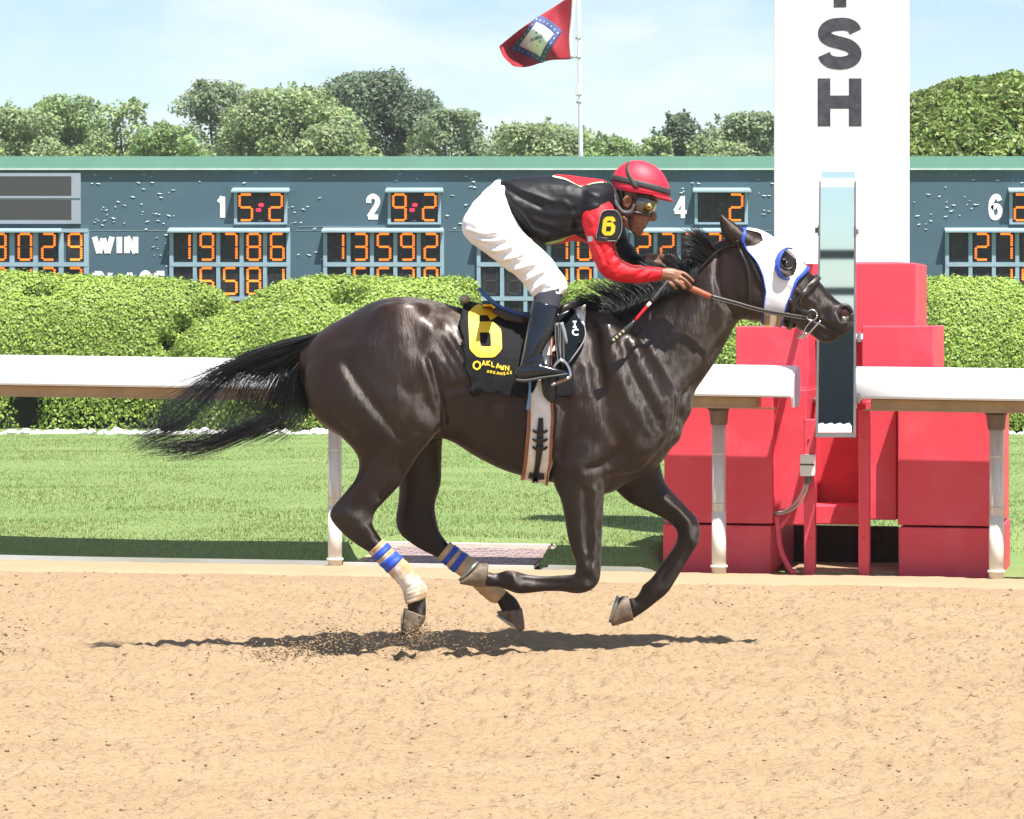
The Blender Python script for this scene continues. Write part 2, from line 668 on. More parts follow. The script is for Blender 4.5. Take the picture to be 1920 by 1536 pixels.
# loose clods lying on the sand
def blob_mesh(cs, rs, seed):
    rg = np.random.default_rng(seed)
    base = np.array([(1, 0, 0), (-1, 0, 0), (0, 1, 0), (0, -1, 0), (0, 0, 1), (0, 0, -1)], float)
    fc = np.array([(0, 2, 4), (2, 1, 4), (1, 3, 4), (3, 0, 4), (2, 0, 5), (1, 2, 5), (3, 1, 5), (0, 3, 5)])
    V = np.zeros((len(cs), 6, 3))
    for i in range(6):
        V[:, i] = cs + (base[i] + rg.uniform(-.45, .45, (len(cs), 3))) * rs[:, None] * np.array([1.25, 1.0, .8])
    Fc = (fc[None] + (np.arange(len(cs)) * 6)[:, None, None]).reshape(-1, 3)
    return V.reshape(-1, 3), Fc
n = 4500
cx, ty_ = RNG.uniform(-3.6, 3.6, n), RNG.uniform(0, 1, n)
cy = -5.1 + (edge_y(cx) - .7 + 5.1) * ty_
rs = .0028 + .0017 * RNG.exponential(1, n).clip(0, 3.5)
V, Fc = blob_mesh(np.stack([cx, cy, sand_h(cx, cy) * .9 + rs * .35], 1), rs, 1)
obj('sand_clods', V, Fc, mat('damp_clods', (0.32, 0.22, 0.135), .95, scale=20, col2=(0.23, 0.15, 0.088)), kind='stuff')
# sand thrown up by the hind hooves
pts, rr = [], []
for (px, py, y, sx, sy, k, big) in ((775, 1185, -.15, 14, 12, 300, .0042), (700, 1200, -.1, 60, 12, 900, .0026), (610, 1190, -.1, 45, 22, 170, .0045), (560, 1212, -.15, 55, 12, 200, .0048), (850, 1196, 0, 70, 14, 500, .003),
                              (400, 1206, -.1, 30, 14, 50, .006), (30, 1185, 0, 30, 22, 60, .006), (535, 1226, -.25, 40, 6, 140, .006), (790, 1180, -.1, 12, 14, 130, .004)):
    for i in range(k):
        x, _, z = W(px + RNG.normal(0, sx), py + RNG.normal(0, sy), y)
        pts.append((x, y + RNG.normal(0, .12), max(z, .004)))
        rr.append(big * RNG.uniform(.35, 1.25))
V, Fc = blob_mesh(np.array(pts), np.array(rr), 2)
obj('flying_sand', V, Fc, mat('flying_sand', (0.36, 0.26, 0.16), .95, scale=60, col2=(0.17, 0.11, 0.06)), kind='stuff')

# lawn behind the rail
def lawn_h(x, y):
    v = (y - (DC + CAMY)) * CA + x * SA
    h = .125 * np.clip((v - .02) / .38, 0, 1) ** .8
    u = x * CA - (y - (DC + CAMY)) * SA
    fin = np.clip((u - .80) / .12, 0, 1) * np.clip((3.30 - u) / .12, 0, 1) * np.clip((2.6 - v) / .3, 0, 1)
    cut = (u > -1.10) & (u < .14) & (v < 1.0)
    h = np.where(cut, np.minimum(h, -.01), h)
    return h * (1 - fin) - .012 * fin + .012 * vnoise(x / .7, y / .7, 60) * np.clip(v / .5, 0, 1)
M_LAWN = mat('lawn', (0.16, 0.24, 0.078), .9, scale=1.1, col2=(0.21, 0.275, 0.105), bump=.024, bscale=48, spec=.15)
ly = np.r_[np.linspace(0, 1.2, 40), np.linspace(1.25, 21.5, 120), np.linspace(25, 260, 30)]
LX = np.r_[np.linspace(-90, -7, 24), np.linspace(-6.8, 6.8, 220), np.linspace(7, 90, 24)]
GX = np.repeat(LX[None], len(ly), 0)
GY = edge_y(GX) + .10 + ly[:, None]
GZ = lawn_h(GX, GY)
lawn = obj('lawn', np.stack([GX, GY, GZ], 2).reshape(-1, 3), np.array(grid_faces(len(ly), len(LX))), M_LAWN, kind='structure', smooth=True)
def blades(name, n, xr, vr, hgt, wid, material, seed, keep=None):
    rg = np.random.default_rng(seed)
    d = vr[0] + (vr[1] - vr[0]) * rg.uniform(0, 1, n) ** 1.25
    x = rg.uniform(-1, 1, n) * np.minimum(xr, (DC + d + 2.0) * .175 + .2)
    y = edge_y(x) + d
    if keep is not None:
        k = keep(x, y)
        x, y, d = x[k], y[k], d[k]
    z = lawn_h(x, y)
    h = hgt * rg.uniform(.5, 1.25, len(x)) * (1 + .5 * vnoise(x / .8, y / .8, 61))
    a = rg.uniform(0, 6.28, len(x))
    lx, ly_ = rg.normal(0, .45, len(x)) * h, rg.normal(0, .45, len(x)) * h
    w = wid * rg.uniform(.6, 1.3, len(x))
    V = np.zeros((len(x), 3, 3))
    V[:, 0] = np.stack([x - np.cos(a) * w, y - np.sin(a) * w, z - .006], 1)
    V[:, 1] = np.stack([x + np.cos(a) * w, y + np.sin(a) * w, z - .006], 1)
    V[:, 2] = np.stack([x + lx, y + ly_, z + h], 1)
    o = obj(name, V.reshape(-1, 3), np.arange(len(x) * 3).reshape(-1, 3), material, kind='stuff')
    t = np.repeat(rg.uniform(.6, 1.35, len(x)), 3)
    yel = np.repeat(rg.uniform(0, 1, len(x)) ** 3, 3)
    tone_attr(o.data, np.stack([t * (1 + .5 * yel), t, t * (1 - .2 * yel)], 1))
    return o
def uv_of(x, y):
    return x * CA - (y - (DC + CAMY)) * SA, (y - (DC + CAMY)) * CA + x * SA
def not_built(x, y):
    u, v = uv_of(x, y)
    in_fin = (u > .85) & (u < 3.25) & (v < 2.2)
    in_path = (u > -1.05) & (u < .15) & (v < 1.02)
    return ~(in_fin | in_path)
M_BLADE = mat('grass_blades', (0.190, 0.270, 0.098), .8, var=.16, scale=1.3, attr=True, trans=.12, spec=.2)
blades('grass', 190000, 8, (.12, 21.0), .017, .0045, M_BLADE, 62, not_built)
# crossing path let into the lawn, with its pale kerb
M_PAVER = mat('pink_grey_pavers', (0.36, 0.27, 0.26), .85, var=.12, scale=10, bump=.002)
M_KERB = mat('pale_kerb', (0.62, 0.57, 0.52), .85, var=.1, scale=9)
path = obj('path', *merge([( [rp(u_, v_, .085 + z_) for u_, v_, z_ in ((-1.06, .10, -.07), (.12, .10, -.07), (.12, .96, -.02), (-1.06, .96, -.02))], [(0, 1, 2, 3)])]), mat('sandy_joint', (.40, .29, .19), .95), kind='structure')
pv = box(-.045, .045, -.02, .02, 0, .012)
for i in range(11):
    for j in range(16):
        u_, v_ = -.95 + i * .1 + (.05 if j % 2 else 0), .14 + j * .048
        if u_ > .06:
            continue
        z_ = .018 + (v_ - .1) / .86 * .05 + random.uniform(-.002, .002)
        V = [rp(u_ + p[0] * random.uniform(.94, 1), v_ + p[1], z_ + p[2]) for p in pv[0]]
        obj('paver', V, pv[1], M_PAVER, path)
for (a, b, c, d) in ((-1.08, .14, .93, 1.0), (-1.08, .12, .05, .09)):
    zz = .075 if c > .3 else .012
    obj('kerb', [rp(u_, v_, z_) for z_ in (0, zz + .02) for u_, v_ in ((a, c), (b, c), (b, d), (a, d))], [(3, 2, 1, 0), (4, 5, 6, 7), (0, 1, 5, 4), (1, 2, 6, 5), (2, 3, 7, 6), (3, 0, 4, 7)], M_KERB, path)

# ------------------------------------------------------------------ running rail
M_RAILW = mat('white_rail_vinyl', (0.80, 0.80, 0.80), .35, var=.03, scale=3)
M_ALU = mat('sand_bounce_aluminium', (0.46, 0.34, 0.20), .5, metal=.1, scale=9, col2=(0.36, 0.25, 0.14))  # tan imitates light bounced up from the sand, put into the metal's colour
M_POST = mat('post_aluminium', (0.66, 0.63, 0.58), .35, metal=.25, scale=6, col2=(0.56, 0.50, 0.43), stretch=(4, 4, 1))
def rail(px0, px1, label, posts, ends):
    u0, u1 = u_at(px0, 0), u_at(px1, 0)
    root = thing('running_rail', label, 'rail', rp(u0, 0, 0), 'sections of running rail')
    ztop = lambda u: 1.262 - .010 * u
    prof = []
    for k in range(15):                      # the cover: rounded back over the top to a lip on the track side
        a = math.radians(155 - 150 * k / 14)
        prof.append((-.06 - .185 * math.sin(a - math.radians(20)) * .0 - .19 * -math.cos(a) * 1.0, .0 + .085 * math.sin(a)))
    prof = [(.10, -.10), (.105, -.02), (.095, .035), (.065, .06), (.02, .07), (-.05, .068), (-.11, .055), (-.165, .03), (-.205, -.01), (-.225, -.055), (-.232, -.105)]
    P = catmull(prof, 3)
    n = len(P)
    us = np.linspace(u0, u1, max(2, int((u1 - u0) / .4)))
    cut = lambda ua, v: ua - .125 * v if (ua == u0 and ends[0]) else ua
    G = np.array([[rp(cut(u, v), v, ztop(u) - .07 + z) for v, z in P] for u in us])
    obj('rail_cover', *sheet(G, .008, False), M_RAILW, root, True)
    def bar(v0, v1, z0, z1, ua, ub, name, m):
        V = [rp(u, v, ztop(u) + z) for u in (ua, ub) for v, z in ((v0, z0), (v1, z0), (v1, z1), (v0, z1))]
        o = obj(name, V, [(0, 1, 2, 3), (7, 6, 5, 4), (0, 4, 5, 1), (1, 5, 6, 2), (2, 6, 7, 3), (3, 7, 4, 0)], m, root)
        return o
    e = .03
    bar(-.215, .085, -.178, -.170, u0 + e, u1 - e, 'underside_panel', M_ALU)
    bar(-.150, .075, -.240, -.182, u0 + .10, u1 - .22, 'channel', M_ALU)
    bar(-.155, -.150, -.248, -.238, u0 + .06, u1 - .1, 'channel_lip', M_ALU)
    seam = u0 + 1.9
    for ua, open_end in ((u0, ends[0]), (u1, ends[1])):
        if open_end:
            prof2 = [tuple(q) for q in P] + [(-.19, -.165), (.05, -.165)]
            d = .012 if ua == u1 else -.012
            loop = [rp(cut(ua, v), v, ztop(ua) - .07 + z) for v, z in prof2]
            loop2 = [rp(cut(ua, v) + d, v, ztop(ua) - .07 + z) for v, z in prof2]
            m_ = len(loop)
            fs = [tuple(range(m_)), tuple(range(m_, 2 * m_))[::-1]] + [(i, (i + 1) % m_, (i + 1) % m_ + m_, i + m_) for i in range(m_)]
            obj('end_cap', loop + loop2, fs, mat('end_cap', (0.72, 0.74, 0.80), .4), root)
    for px in posts:
        u = u_at(px, .02)
        V, Fc = tube([rp(u, .02, -.15), rp(u, .02, ztop(u) - .26)], .0415, 20)
        p = obj('post', V, Fc, M_POST, root, True)
        V, Fc = tube([rp(u, .02, ztop(u) - .35), rp(u, .02, ztop(u) - .27), rp(u, .0, ztop(u) - .232)], [.05, .058, .075], 18)
        obj('saddle_bracket', V, Fc, mat('brown_bracket', (0.16, 0.11, 0.095), .6), p, True)
        for zz in (.42, .72):
            V, Fc = tube([rp(u, .02, zz), rp(u, .02, zz + .012)], .0435, 20)
            obj('collar', V, Fc, M_POST, p, True)
        V, Fc = tube([rp(u, .02, .0), rp(u, .02, .38)], .0432, 20)
        obj('sunlit_foot', V, Fc, mat('sunlit_foot_cream', (0.74, 0.70, 0.62), .5, var=.06, scale=8), p, True)  # sunlight on the foot, below the rail's shadow, painted as a paler skin
        V, Fc = tube([rp(u, .02, .045), rp(u, .02, .06)], .052, 20)
        obj('foot_ring', V, Fc, mat('sunlit_foot_cream', (0.74, 0.70, 0.62), .5), p, True)
    return root
rail(-1400, 1493, 'long white running rail on round posts passing behind the horse legs and tail', (628, 1348), (False, True))
rail(1606, 2300, 'white running rail section starting at the right of the finish mirror', (1868,), (True, False))

# ------------------------------------------------------------------ finish post
M_REDP = mat('faded_red_paint', (0.68, 0.058, 0.090), .5, scale=3.5, col2=(0.70, 0.090, 0.125), thr=(.5, .72), bump=.0012, bscale=30)
M_WHITEP = mat('white_painted_panel', (0.86, 0.86, 0.86), .45, var=.02)
M_LETTER = mat('weathered_black_letter', (0.035, 0.037, 0.045), .5, scale=22, col2=(0.085, 0.09, 0.10), thr=(.35, .75))
fin = thing('finish_post', 'tall white finish post on a stepped red base with a mirror strip', 'finish post', rp(u_at(1577, .9), .9, 0))
def rblock(px0, px1, py0, py1, v0, v1, name, m, parent=fin, bev=.008, yaw_px=None):
    u0, u1 = u_at(px0, v0), u_at(px1, v0)
    zt = z_at((px0 + px1) / 2, py0, v0)
    zb = py1 if isinstance(py1, tuple) else z_at((px0 + px1) / 2, py1, v0)
    if isinstance(zb, tuple):
        zb = zb[0]
    V = [rp(u, v, z) for z in (zb, zt) for u, v in ((u0, v0), (u1, v0), (u1, v1), (u0, v1))]
    o = obj(name, V, [(3, 2, 1, 0), (4, 5, 6, 7), (0, 1, 5, 4), (1, 2, 6, 5), (2, 3, 7, 6), (3, 0, 4, 7)], m, parent)
    if bev:
        bevel_obj(o, bev, 2)
    return o
rblock(1451, 1690, -900, 494, 1.02, 1.55, 'pillar', M_WHITEP)
rblock(1504, 1717, 493.5, 640, .86, 1.60, 'base_block', M_REDP)
rblock(1380, 1516, 612, 760, .55, 1.3, 'base_block', M_REDP)
rblock(1616, 1750, 611, 760, .55, 1.3, 'base_block', M_REDP)
rblock(1245, 1449, 737, 981, .255, 1.25, 'base_block', M_REDP)
rblock(1683, 1871, 737, 986, .255, 1.25, 'base_block', M_REDP)
rblock(1243, 1446, 985, (-.05,), .245, 1.25, 'foundation_block', M_REDP)
rblock(1685, 1873, 990, (-.05,), .245, 1.25, 'foundation_block', M_REDP)
rblock(1451, 1512, 731, 985, .36, 1.1, 'side_block', M_REDP)
rblock(1622, 1681, 752, 975, .39, 1.1, 'side_block', M_REDP)
rblock(1513, 1621, 642, 980, 1.0, 1.1, 'recess_panel', mat('recess_red', (0.55, 0.042, 0.060), .55, var=.1))  # panel in a darker red than the blocks around it
rblock(1514, 1621, 948, 984, .62, .95, 'recess_sill', M_REDP)
rblock(1447, 1684, 986, (-.05,), 1.3, 1.36, 'pit_wall', mat('dark_soil', (0.05, 0.035, 0.025), .95, scale=12, bump=.01, bscale=20))
rblock(1507, 1528, 786, (-.02,), .13, .20, 'stanchion', M_REDP)
rblock(1609, 1630, 770, (-.02,), .13, .20, 'stanchion', M_REDP)
for px in (1517, 1619):
    for py in (822, 1010):
        h = rp(u_at(px, .126), .126, z_at(px, py, .126))
        obj('bolt', *ball(h, .008, 4), M_REDP, fin)
rblock(1489, 1512, 727, 733, .44, .8, 'ledge', M_REDP, bev=.003)
# letters on the white face
def face_rect(name, px0, px1, py0, py1, v, m, t=.004):
    return rblock(px0, px1, py0, py1, v - t, v, name, m, bev=0)
def on_pillar(px, py, v=1.016):
    u = u_at(px, v)
    return rp(u, v, z_at(px, py, v))
face_rect('letter_i', 1563, 1587, -85, 14, 1.0198, M_LETTER, .0016)
for nm, rects in (('letter_h', ((1533, 1557, 147, 237), (1591.5, 1615.5, 147, 237), (1556, 1592, 179, 204))),):
    V, Fc = [], []
    for i, (a, b, c, d) in enumerate(rects):
        t = .0005 * (i == 2)
        k = len(V)
        V += [on_pillar(x, y, vv) for vv in (1.0198, 1.0182 + t) for x, y in ((a, d), (b, d), (b, c), (a, c))]
        Fc += [tuple(q + k for q in f) for f in ((4, 5, 6, 7), (0, 1, 5, 4), (1, 2, 6, 5), (2, 3, 7, 6), (3, 0, 4, 7))]
    obj(nm, V, Fc, M_LETTER, fin)
s_line = catmull([(1604, 60), (1599, 51), (1588, 46), (1574, 45.5), (1557, 48.5), (1546.5, 58), (1547.5, 69), (1559, 76), (1575, 80.5), (1592, 86), (1602.5, 96), (1602, 107), (1593, 115), (1577, 118.5), (1559, 116.5), (1549, 110), (1545, 102)], 5)
T = np.gradient(s_line, axis=0)
T /= np.linalg.norm(T, axis=1)[:, None]
Nn = np.stack([-T[:, 1], T[:, 0]], 1)
V = []
for i in range(len(s_line)):
    for sgn in (-1, 1):
        q = s_line[i] + Nn[i] * 12.2 * sgn
        V.append(on_pillar(q[0], q[1], 1.0182))
obj('letter_s', V, grid_faces(len(s_line), 2), M_LETTER, fin)
# photo-finish mirror hung in front of the base, square to the track
MY = rp(u_at(1568, -.27), -.27, 0)[1]
def mpt(px, py, dy=0):
    x, y, z = W(px, py, MY + dy)
    return (x, y, z)
def slab(corners, d, name, m, parent, dy=0):
    V = [mpt(px, py, dy) for px, py in corners] + [mpt(px, py, dy + d) for px, py in corners]
    n = len(corners)
    return obj(name, V, [tuple(range(n)), tuple(range(n, 2 * n))[::-1]] + [(i, (i + 1) % n, (i + 1) % n + n, i + n) for i in range(n)], m, parent)
M_MIRROR = mat('silver_mirror', (0.62, 0.78, 0.93), .02, var=.01, metal=1.0)
mir = slab([(1533, 806), (1600, 806), (1602.5, 351), (1538, 351)], .012, 'mirror', M_MIRROR, fin)
slab([(1540, 334), (1602.5, 334), (1602.5, 322), (1540, 322)], .012, 'mirror_cap', M_MIRROR, fin)
slab([(1538.5, 351), (1602.5, 351), (1602.5, 334), (1540, 334)], .014, 'white_band', M_WHITEP, fin, -.004)
M_FRAME = mat('grey_frame', (0.20, 0.21, 0.215), .5, metal=.4, var=.2)
slab([(1529, 818), (1534, 818), (1539, 340), (1536, 340)], .05, 'mirror_frame', M_FRAME, mir, -.008)
slab([(1600, 818), (1605, 818), (1605, 340), (1602.5, 340)], .05, 'mirror_frame', M_FRAME, mir, -.008)
slab([(1529, 820), (1605, 820), (1605, 812), (1529, 812)], .05, 'mirror_frame', M_FRAME, mir, -.010)
jag = [(1531, 797)] + [(1531 + k * 5.6, 796 - (k * 7 % 3) * 1.6) for k in range(12)] + [(1597, 799), (1597, 811), (1531, 811)]
slab(jag[::-1], .003, 'white_paint_strip', M_WHITEP, mir, -.006)
for py, px in ((631, 1612), (746, 1611), (435, 1604), (432, 1536)):
    slab([(px - 8, py + 5), (px + 6, py + 5), (px + 6, py - 5), (px - 8, py - 5)], .10, 'mirror_bracket', M_WHITEP if py > 500 else M_FRAME, fin, .02)
    slab([(px - 3, py + 10), (px + 2, py + 10), (px + 2, py - 9), (px - 3, py - 9)], .03, 'bracket_bolt', M_FRAME, fin, .0)
for px, py in ((1560, 470), (1560, 760)):
    a, b = mpt(px, py, .012), rp(u_at(px, .86), 1.0, EYE - (py - HORIZON) * (DC) / F)
    obj('mirror_arm', *tube([a, (a[0], b[1], a[2])], .02, 10), M_FRAME, fin, True)
slab([(1510, 495), (1534, 495), (1534, 443), (1512, 441)], .10, 'back_box', M_WHITEP, fin, .35)
# junction box with its cables and conduit
jb = rblock(1500, 1527, 853, 893, .075, .128, 'junction_box', mat('white_plastic_box', (0.70, 0.72, 0.68), .4, var=.06), bev=.006)
face_rect('box_lid_seam', 1500, 1527, 870, 873, .0745, mat('dark_seam', (.06, .06, .055), .6), .003)
rblock(1508, 1520, 893, 908, .085, .118, 'cable_gland', mat('brown_gland', (.10, .07, .06), .6), bev=.002)
def rline(pts, r, name, m, parent=fin, nseg=6):
    return obj(name, *tube([rp(u_at(px, v), v, z_at(px, py, v)) for px, py, v in pts], r, 8, nseg), m, parent, True)
M_CABLE = mat('grey_cable', (0.42, 0.40, 0.39), .5)
rline([(1513, 905, .10), (1503, 925, .11), (1490, 945, .16), (1472, 958, .26), (1450, 962, .30), (1412, 963, .30)], .007, 'cable', M_CABLE)
rline([(1516, 906, .10), (1508, 930, .10), (1496, 948, .12), (1478, 960, .2), (1455, 966, .27)], .006, 'cable', M_CABLE)
rline([(1412, 963, .31), (1400, 945, .33), (1380, 935, .34), (1364, 922, .34)], .003, 'cable', M_CABLE)
rline([(1457, 968, .26), (1460, 1000, .24), (1464, 1030, .2), (1478, 1062, .15), (1495, 1088, .12)], .016, 'conduit', M_REDP)
rline([(1488, 955, .26), (1475, 975, .25), (1462, 990, .25)], .014, 'conduit', M_REDP)
# sagging brace of the left base
V = [rp(u_at(px, v), v, z_at(px, py, v)) for v in (.30, .34) for px, py in ((1402, 1080), (1450, 1082), (1450, 980), (1436, 975))]
obj('pit_sand', *box(*[c for c in (rp(2.1, .3, 0)[0] - .45, rp(2.1, .3, 0)[0] + .38, rp(1.95, .2, 0)[1], rp(1.95, .2, 0)[1] + .6, -.05, .02)]), M_SAND, fin)
# outer rail wall and fence behind the photographer: only the mirror shows it
wall = thing('outer_fence', 'dark outer fence with two rails seen only in the finish mirror', 'fence', (0, -16.5, 0))
M_DARKW = mat('dark_green_boards', (0.045, 0.055, 0.055), .6, var=.15)
obj('board_wall', *box(-14, 14, -16.6, -16.5, -.03, 1.60), M_DARKW, wall)
for z0, z1 in ((1.83, 1.93), (2.28, 2.40)):
    obj('fence_rail', *box(-14, 14, -16.58, -16.52, z0, z1), M_DARKW, wall)
for i in range(-5, 6):
    obj('fence_post', *box(i * 2.6 - .06 + .62, i * 2.6 + .06 + .62, -16.6, -16.5, 1.6, 2.5), M_DARKW, wall)
# ------------------------------------------------------------------ tote board
TB = 28.5
sx_ = (TB - CAMY) / F
def bx(px):
    return (px - 960) * sx_
def bz(py):
    return EYE - (py - HORIZON) * sx_
tote = thing('tote_board', 'long dark blue green tote board with orange lamp numbers behind the hedges', 'scoreboard', (0, TB, 0))
M_BOARD = mat('chipped_board_paint', (0.054, 0.104, 0.138), .5, scale=1.4, col2=(0.067, 0.121, 0.156), bump=.002, bscale=4)
M_CAP = mat('sage_green_trim', (0.15, 0.315, 0.25), .6, var=.06, scale=2)
M_STEELB = mat('grey_blue_frame', (0.27, 0.37, 0.43), .5, var=.08, scale=4)
M_DARKLAMP = mat('unlit_lamp', (0.045, 0.043, 0.042), .5)
M_WINDOW = mat('dark_display', (0.018, 0.017, 0.018), .45, var=.2, scale=6)
M_LIT = mat('lit_orange_lamp', (0.9, 0.3, 0.03), .5, emit=((1.0, 0.17, 0.012), 0.82))
M_LITRED = mat('lit_red_lamp', (0.9, 0.05, 0.1), .5, emit=((1.0, 0.03, 0.08), 0.8))
M_SIGNW = mat('white_sign_paint', (0.85, 0.85, 0.85), .5, var=.02)
def bbox_obj(name, px0, px1, py0, py1, y0, y1, m, parent=tote, mesh=None):
    return obj(name, *box(bx(px0), bx(px1), TB + y0, TB + y1, bz(py1), bz(py0)), m, parent)
obj('board_panel', *box(bx(-1500), bx(3200), TB, TB + .6, 0, bz(319)), M_BOARD, tote)
obj('top_trim', *box(bx(-1500), bx(3200), TB - .05, TB + .65, bz(316.5), bz(293.5)), M_CAP, tote)
obj('trim_edge', *box(bx(-1500), bx(3200), TB - .06, TB + .05, bz(319), bz(316.5)), mat('pale_drip_edge', (.55, .60, .58), .5), tote)
for a, b, py in ((165, 330, 431.5), (553, 604, 431.5), (840, 1000, 431.5), (1415, 1450, 432), (420, 545, 421.5), (560, 720, 424)):
    bbox_obj('panel_seam', a, b, py, py + 1.6, -.004, .01, mat('seam_light', (.16, .22, .24), .6))
# lifted flakes of paint
fl_v, fl_f = [], []
rg = np.random.default_rng(14)
spots = [(rg.uniform(150, 330), rg.uniform(325, 430)) for _ in range(26)] + [(rg.uniform(-20, 1920), rg.uniform(322, 345)) for _ in range(40)] + [(rg.uniform(540, 605), rg.uniform(330, 500)) for _ in range(16)] + \
        [(rg.uniform(285, 320), rg.uniform(400, 500)) for _ in range(14)] + [(rg.uniform(838, 900), rg.uniform(340, 440)) for _ in range(14)] + [(rg.uniform(1710, 1850), rg.uniform(325, 430)) for _ in range(26)] + \
        [(rg.uniform(1270, 1310), rg.uniform(338, 362)) for _ in range(6)] + [(198 + rg.normal(0, 9), 398 + rg.normal(0, 14)) for _ in range(12)] + [(1415 + rg.uniform(0, 34), rg.uniform(325, 430)) for _ in range(8)]
for px, py in spots:
    w, h = rg.uniform(1, 5.5), rg.uniform(.5, 1.5)
    k = len(fl_v)
    tl = rg.uniform(-1.5, 1.5)
    for dx, dy, d in ((-w, tl, -.004), (0, -h, -.003), (w, -tl, -.004), (0, h, -.014)):
        fl_v.append((bx(px + dx), TB + d, bz(py + dy)))
    fl_f.append((k, k + 3, k + 2, k + 1))
o = obj('paint_flakes', fl_v, fl_f, mat('paint_flake', (.50, .60, .60), .6, scale=3, col2=(.30, .38, .38)), tote)
o['kind'] = 'stuff'

def sign(word, px0, px1, py0, py1, sw, name):
    gl = {'1': [[(.05, .28), (.45, .12), (.62, 0)], [(.62, 0), (.62, 1)]],
          '2': [catmull([(.08, .30), (.12, .10), (.5, -.02), (.9, .12), (.88, .36), (.5, .68), (.1, .98)], 6).tolist(), [(.04, .97), (.97, .97)]],
          '3': [catmull([(.08, .22), (.2, .05), (.5, 0), (.88, .1), (.85, .36), (.45, .47)], 6).tolist(), catmull([(.45, .47), (.88, .58), (.92, .85), (.5, 1), (.15, .93), (.05, .74)], 6).tolist()],
          '4': [[(.72, 0), (.72, 1)], [(.72, .03), (.04, .70)], [(.0, .72), (1.05, .72)]],
          '6': [catmull([(.9, .2), (.75, .03), (.45, 0), (.15, .2), (.06, .6), (.2, .93), (.55, 1), (.9, .85), (.92, .6), (.6, .44), (.12, .58)], 6).tolist()],
          'W': [[(0, 0), (.26, 1)], [(.26, 1), (.5, .1)], [(.5, .1), (.74, 1)], [(.74, 1), (1, 0)]], 'I': [[(.5, 0), (.5, 1)]], 'N': [[(.05, 1), (.05, 0)], [(.05, 0), (.95, 1)], [(.95, 1), (.95, 0)]],
          'P': [[(.05, 0), (.05, 1)], [(.05, .04), (.7, .04), (.92, .2), (.92, .36), (.7, .52), (.05, .52)]], 'L': [[(.05, 0), (.05, 1)], [(.05, .97), (.9, .97)]],
          'A': [[(.0, 1), (.5, .0)], [(.5, .0), (1, 1)], [(.2, .68), (.8, .68)]], 'C': [catmull([(.95, .28), (.8, .06), (.45, 0), (.1, .22), (.05, .6), (.2, .92), (.55, 1), (.85, .92), (.95, .72)], 5).tolist()],
          'E': [[(.05, 0), (.05, 1)], [(.05, .03), (.92, .03)], [(.05, .5), (.85, .5)], [(.05, .97), (.92, .97)]]}
    wid = {'I': .45, 'W': 1.5}
    tot = sum(wid.get(c, 1) for c in word)
    ls, x = [], 0.0
    lay = [0.0]
    def pt(px, py):
        return (bx(px), TB - .006 - .0004 * (len(lay) % 7), bz(py))
    V, Fc = [], []
    for c in word:
        w = wid.get(c, 1) / tot * (px1 - px0)
        for ln in gl[c]:
            lay.append(1)
            v, f = stroke_px([[(px0 + x + sw / 2 + a * (w - sw * (1.25 if len(word) > 1 else 1)), py0 + sw / 2 + q * (py1 - py0 - sw)) for a, q in ln]], sw, pt, step=3)
            k = len(V)
            V += v
            Fc += [tuple(i + k for i in q) for q in f]
        x += w
    return obj(name, V, Fc, M_SIGNW, tote)

SEG = {'0': 'abcdef', '1': 'bc', '2': 'abged', '3': 'abgcd', '4': 'fgbc', '5': 'afgcd', '6': 'afgedc', '7': 'abc', '8': 'abcdefg', '9': 'abcdfg', ' ': ''}
def seg_dots(segs, w=23.0, h=48.0):
    P = []
    x0, x1, y0, y1, ym = -w / 2, w / 2, -h / 2, h / 2, 0
    line = {'a': ((x0 + 4, y0), (x1 - 4, y0)), 'd': ((x0 + 4, y1), (x1 - 4, y1)), 'g': ((x0 + 4, ym), (x1 - 4, ym)), 'f': ((x0, y0 + 3.2), (x0, ym - 3.2)), 'b': ((x1, y0 + 3.2), (x1, ym - 3.2)),
            'e': ((x0, ym + 3.2), (x0, y1 - 3.2)), 'c': ((x1, ym + 3.2), (x1, y1 - 3.2))}
    for s in segs:
        (a, b), (c, d) = line[s]
        n = 5
        for k in range(n):
            P.append((a + (c - a) * k / (n - 1), b + (d - b) * k / (n - 1), s in 'adg'))
    return P
DIG = {}
def digit_mesh(segs, m, tagname):
    key = (segs, tagname)
    if key in DIG:
        return DIG[key]
    V, Fc = [], []
    for x, y, hor in seg_dots(segs):
        k = len(V)
        rx, ry = (2.5, 2.5) if hor else (2.9, 2.0)
        for d, sc in ((0.0, 1.0), (-.012, .82)):
            for j in range(8):
                a = 2 * math.pi * (j + .5) / 8
                V.append(((x + rx * sc * math.cos(a)) * sx_, d, -(y + ry * sc * math.sin(a)) * sx_))
        Fc.append(tuple(k + 8 + j for j in range(8)))
        Fc += [(k + j, k + (j + 1) % 8, k + 8 + (j + 1) % 8, k + 8 + j) for j in range(8)]
    me = mesh_from(tagname, V, Fc)
    me.materials.append(m)
    DIG[key] = me
    return me
def place(mesh, name, px, py, dy, parent):
    o = bpy.data.objects.new(name, mesh)
    COL.objects.link(o)
    o.location = (bx(px), TB + dy, bz(py))
    o.parent = parent
    root = parent
    while root.parent is not None:
        root = root.parent
    o.matrix_parent_inverse = Matrix.Translation(-root.location) if root is parent else Matrix.Identity(4)
    return o
def place_digit(ch, px, py, cell):
    on = SEG[ch]
    off = ''.join(s for s in 'abcdefg' if s not in on)
    if off:
        place(digit_mesh(off, M_DARKLAMP, 'unlit_digit'), 'unlit_digit', px, py, -.006, cell)['kind'] = 'stuff'
    if on:
        place(digit_mesh(on, M_LIT, 'digit'), 'digit', px, py, -.006, cell)
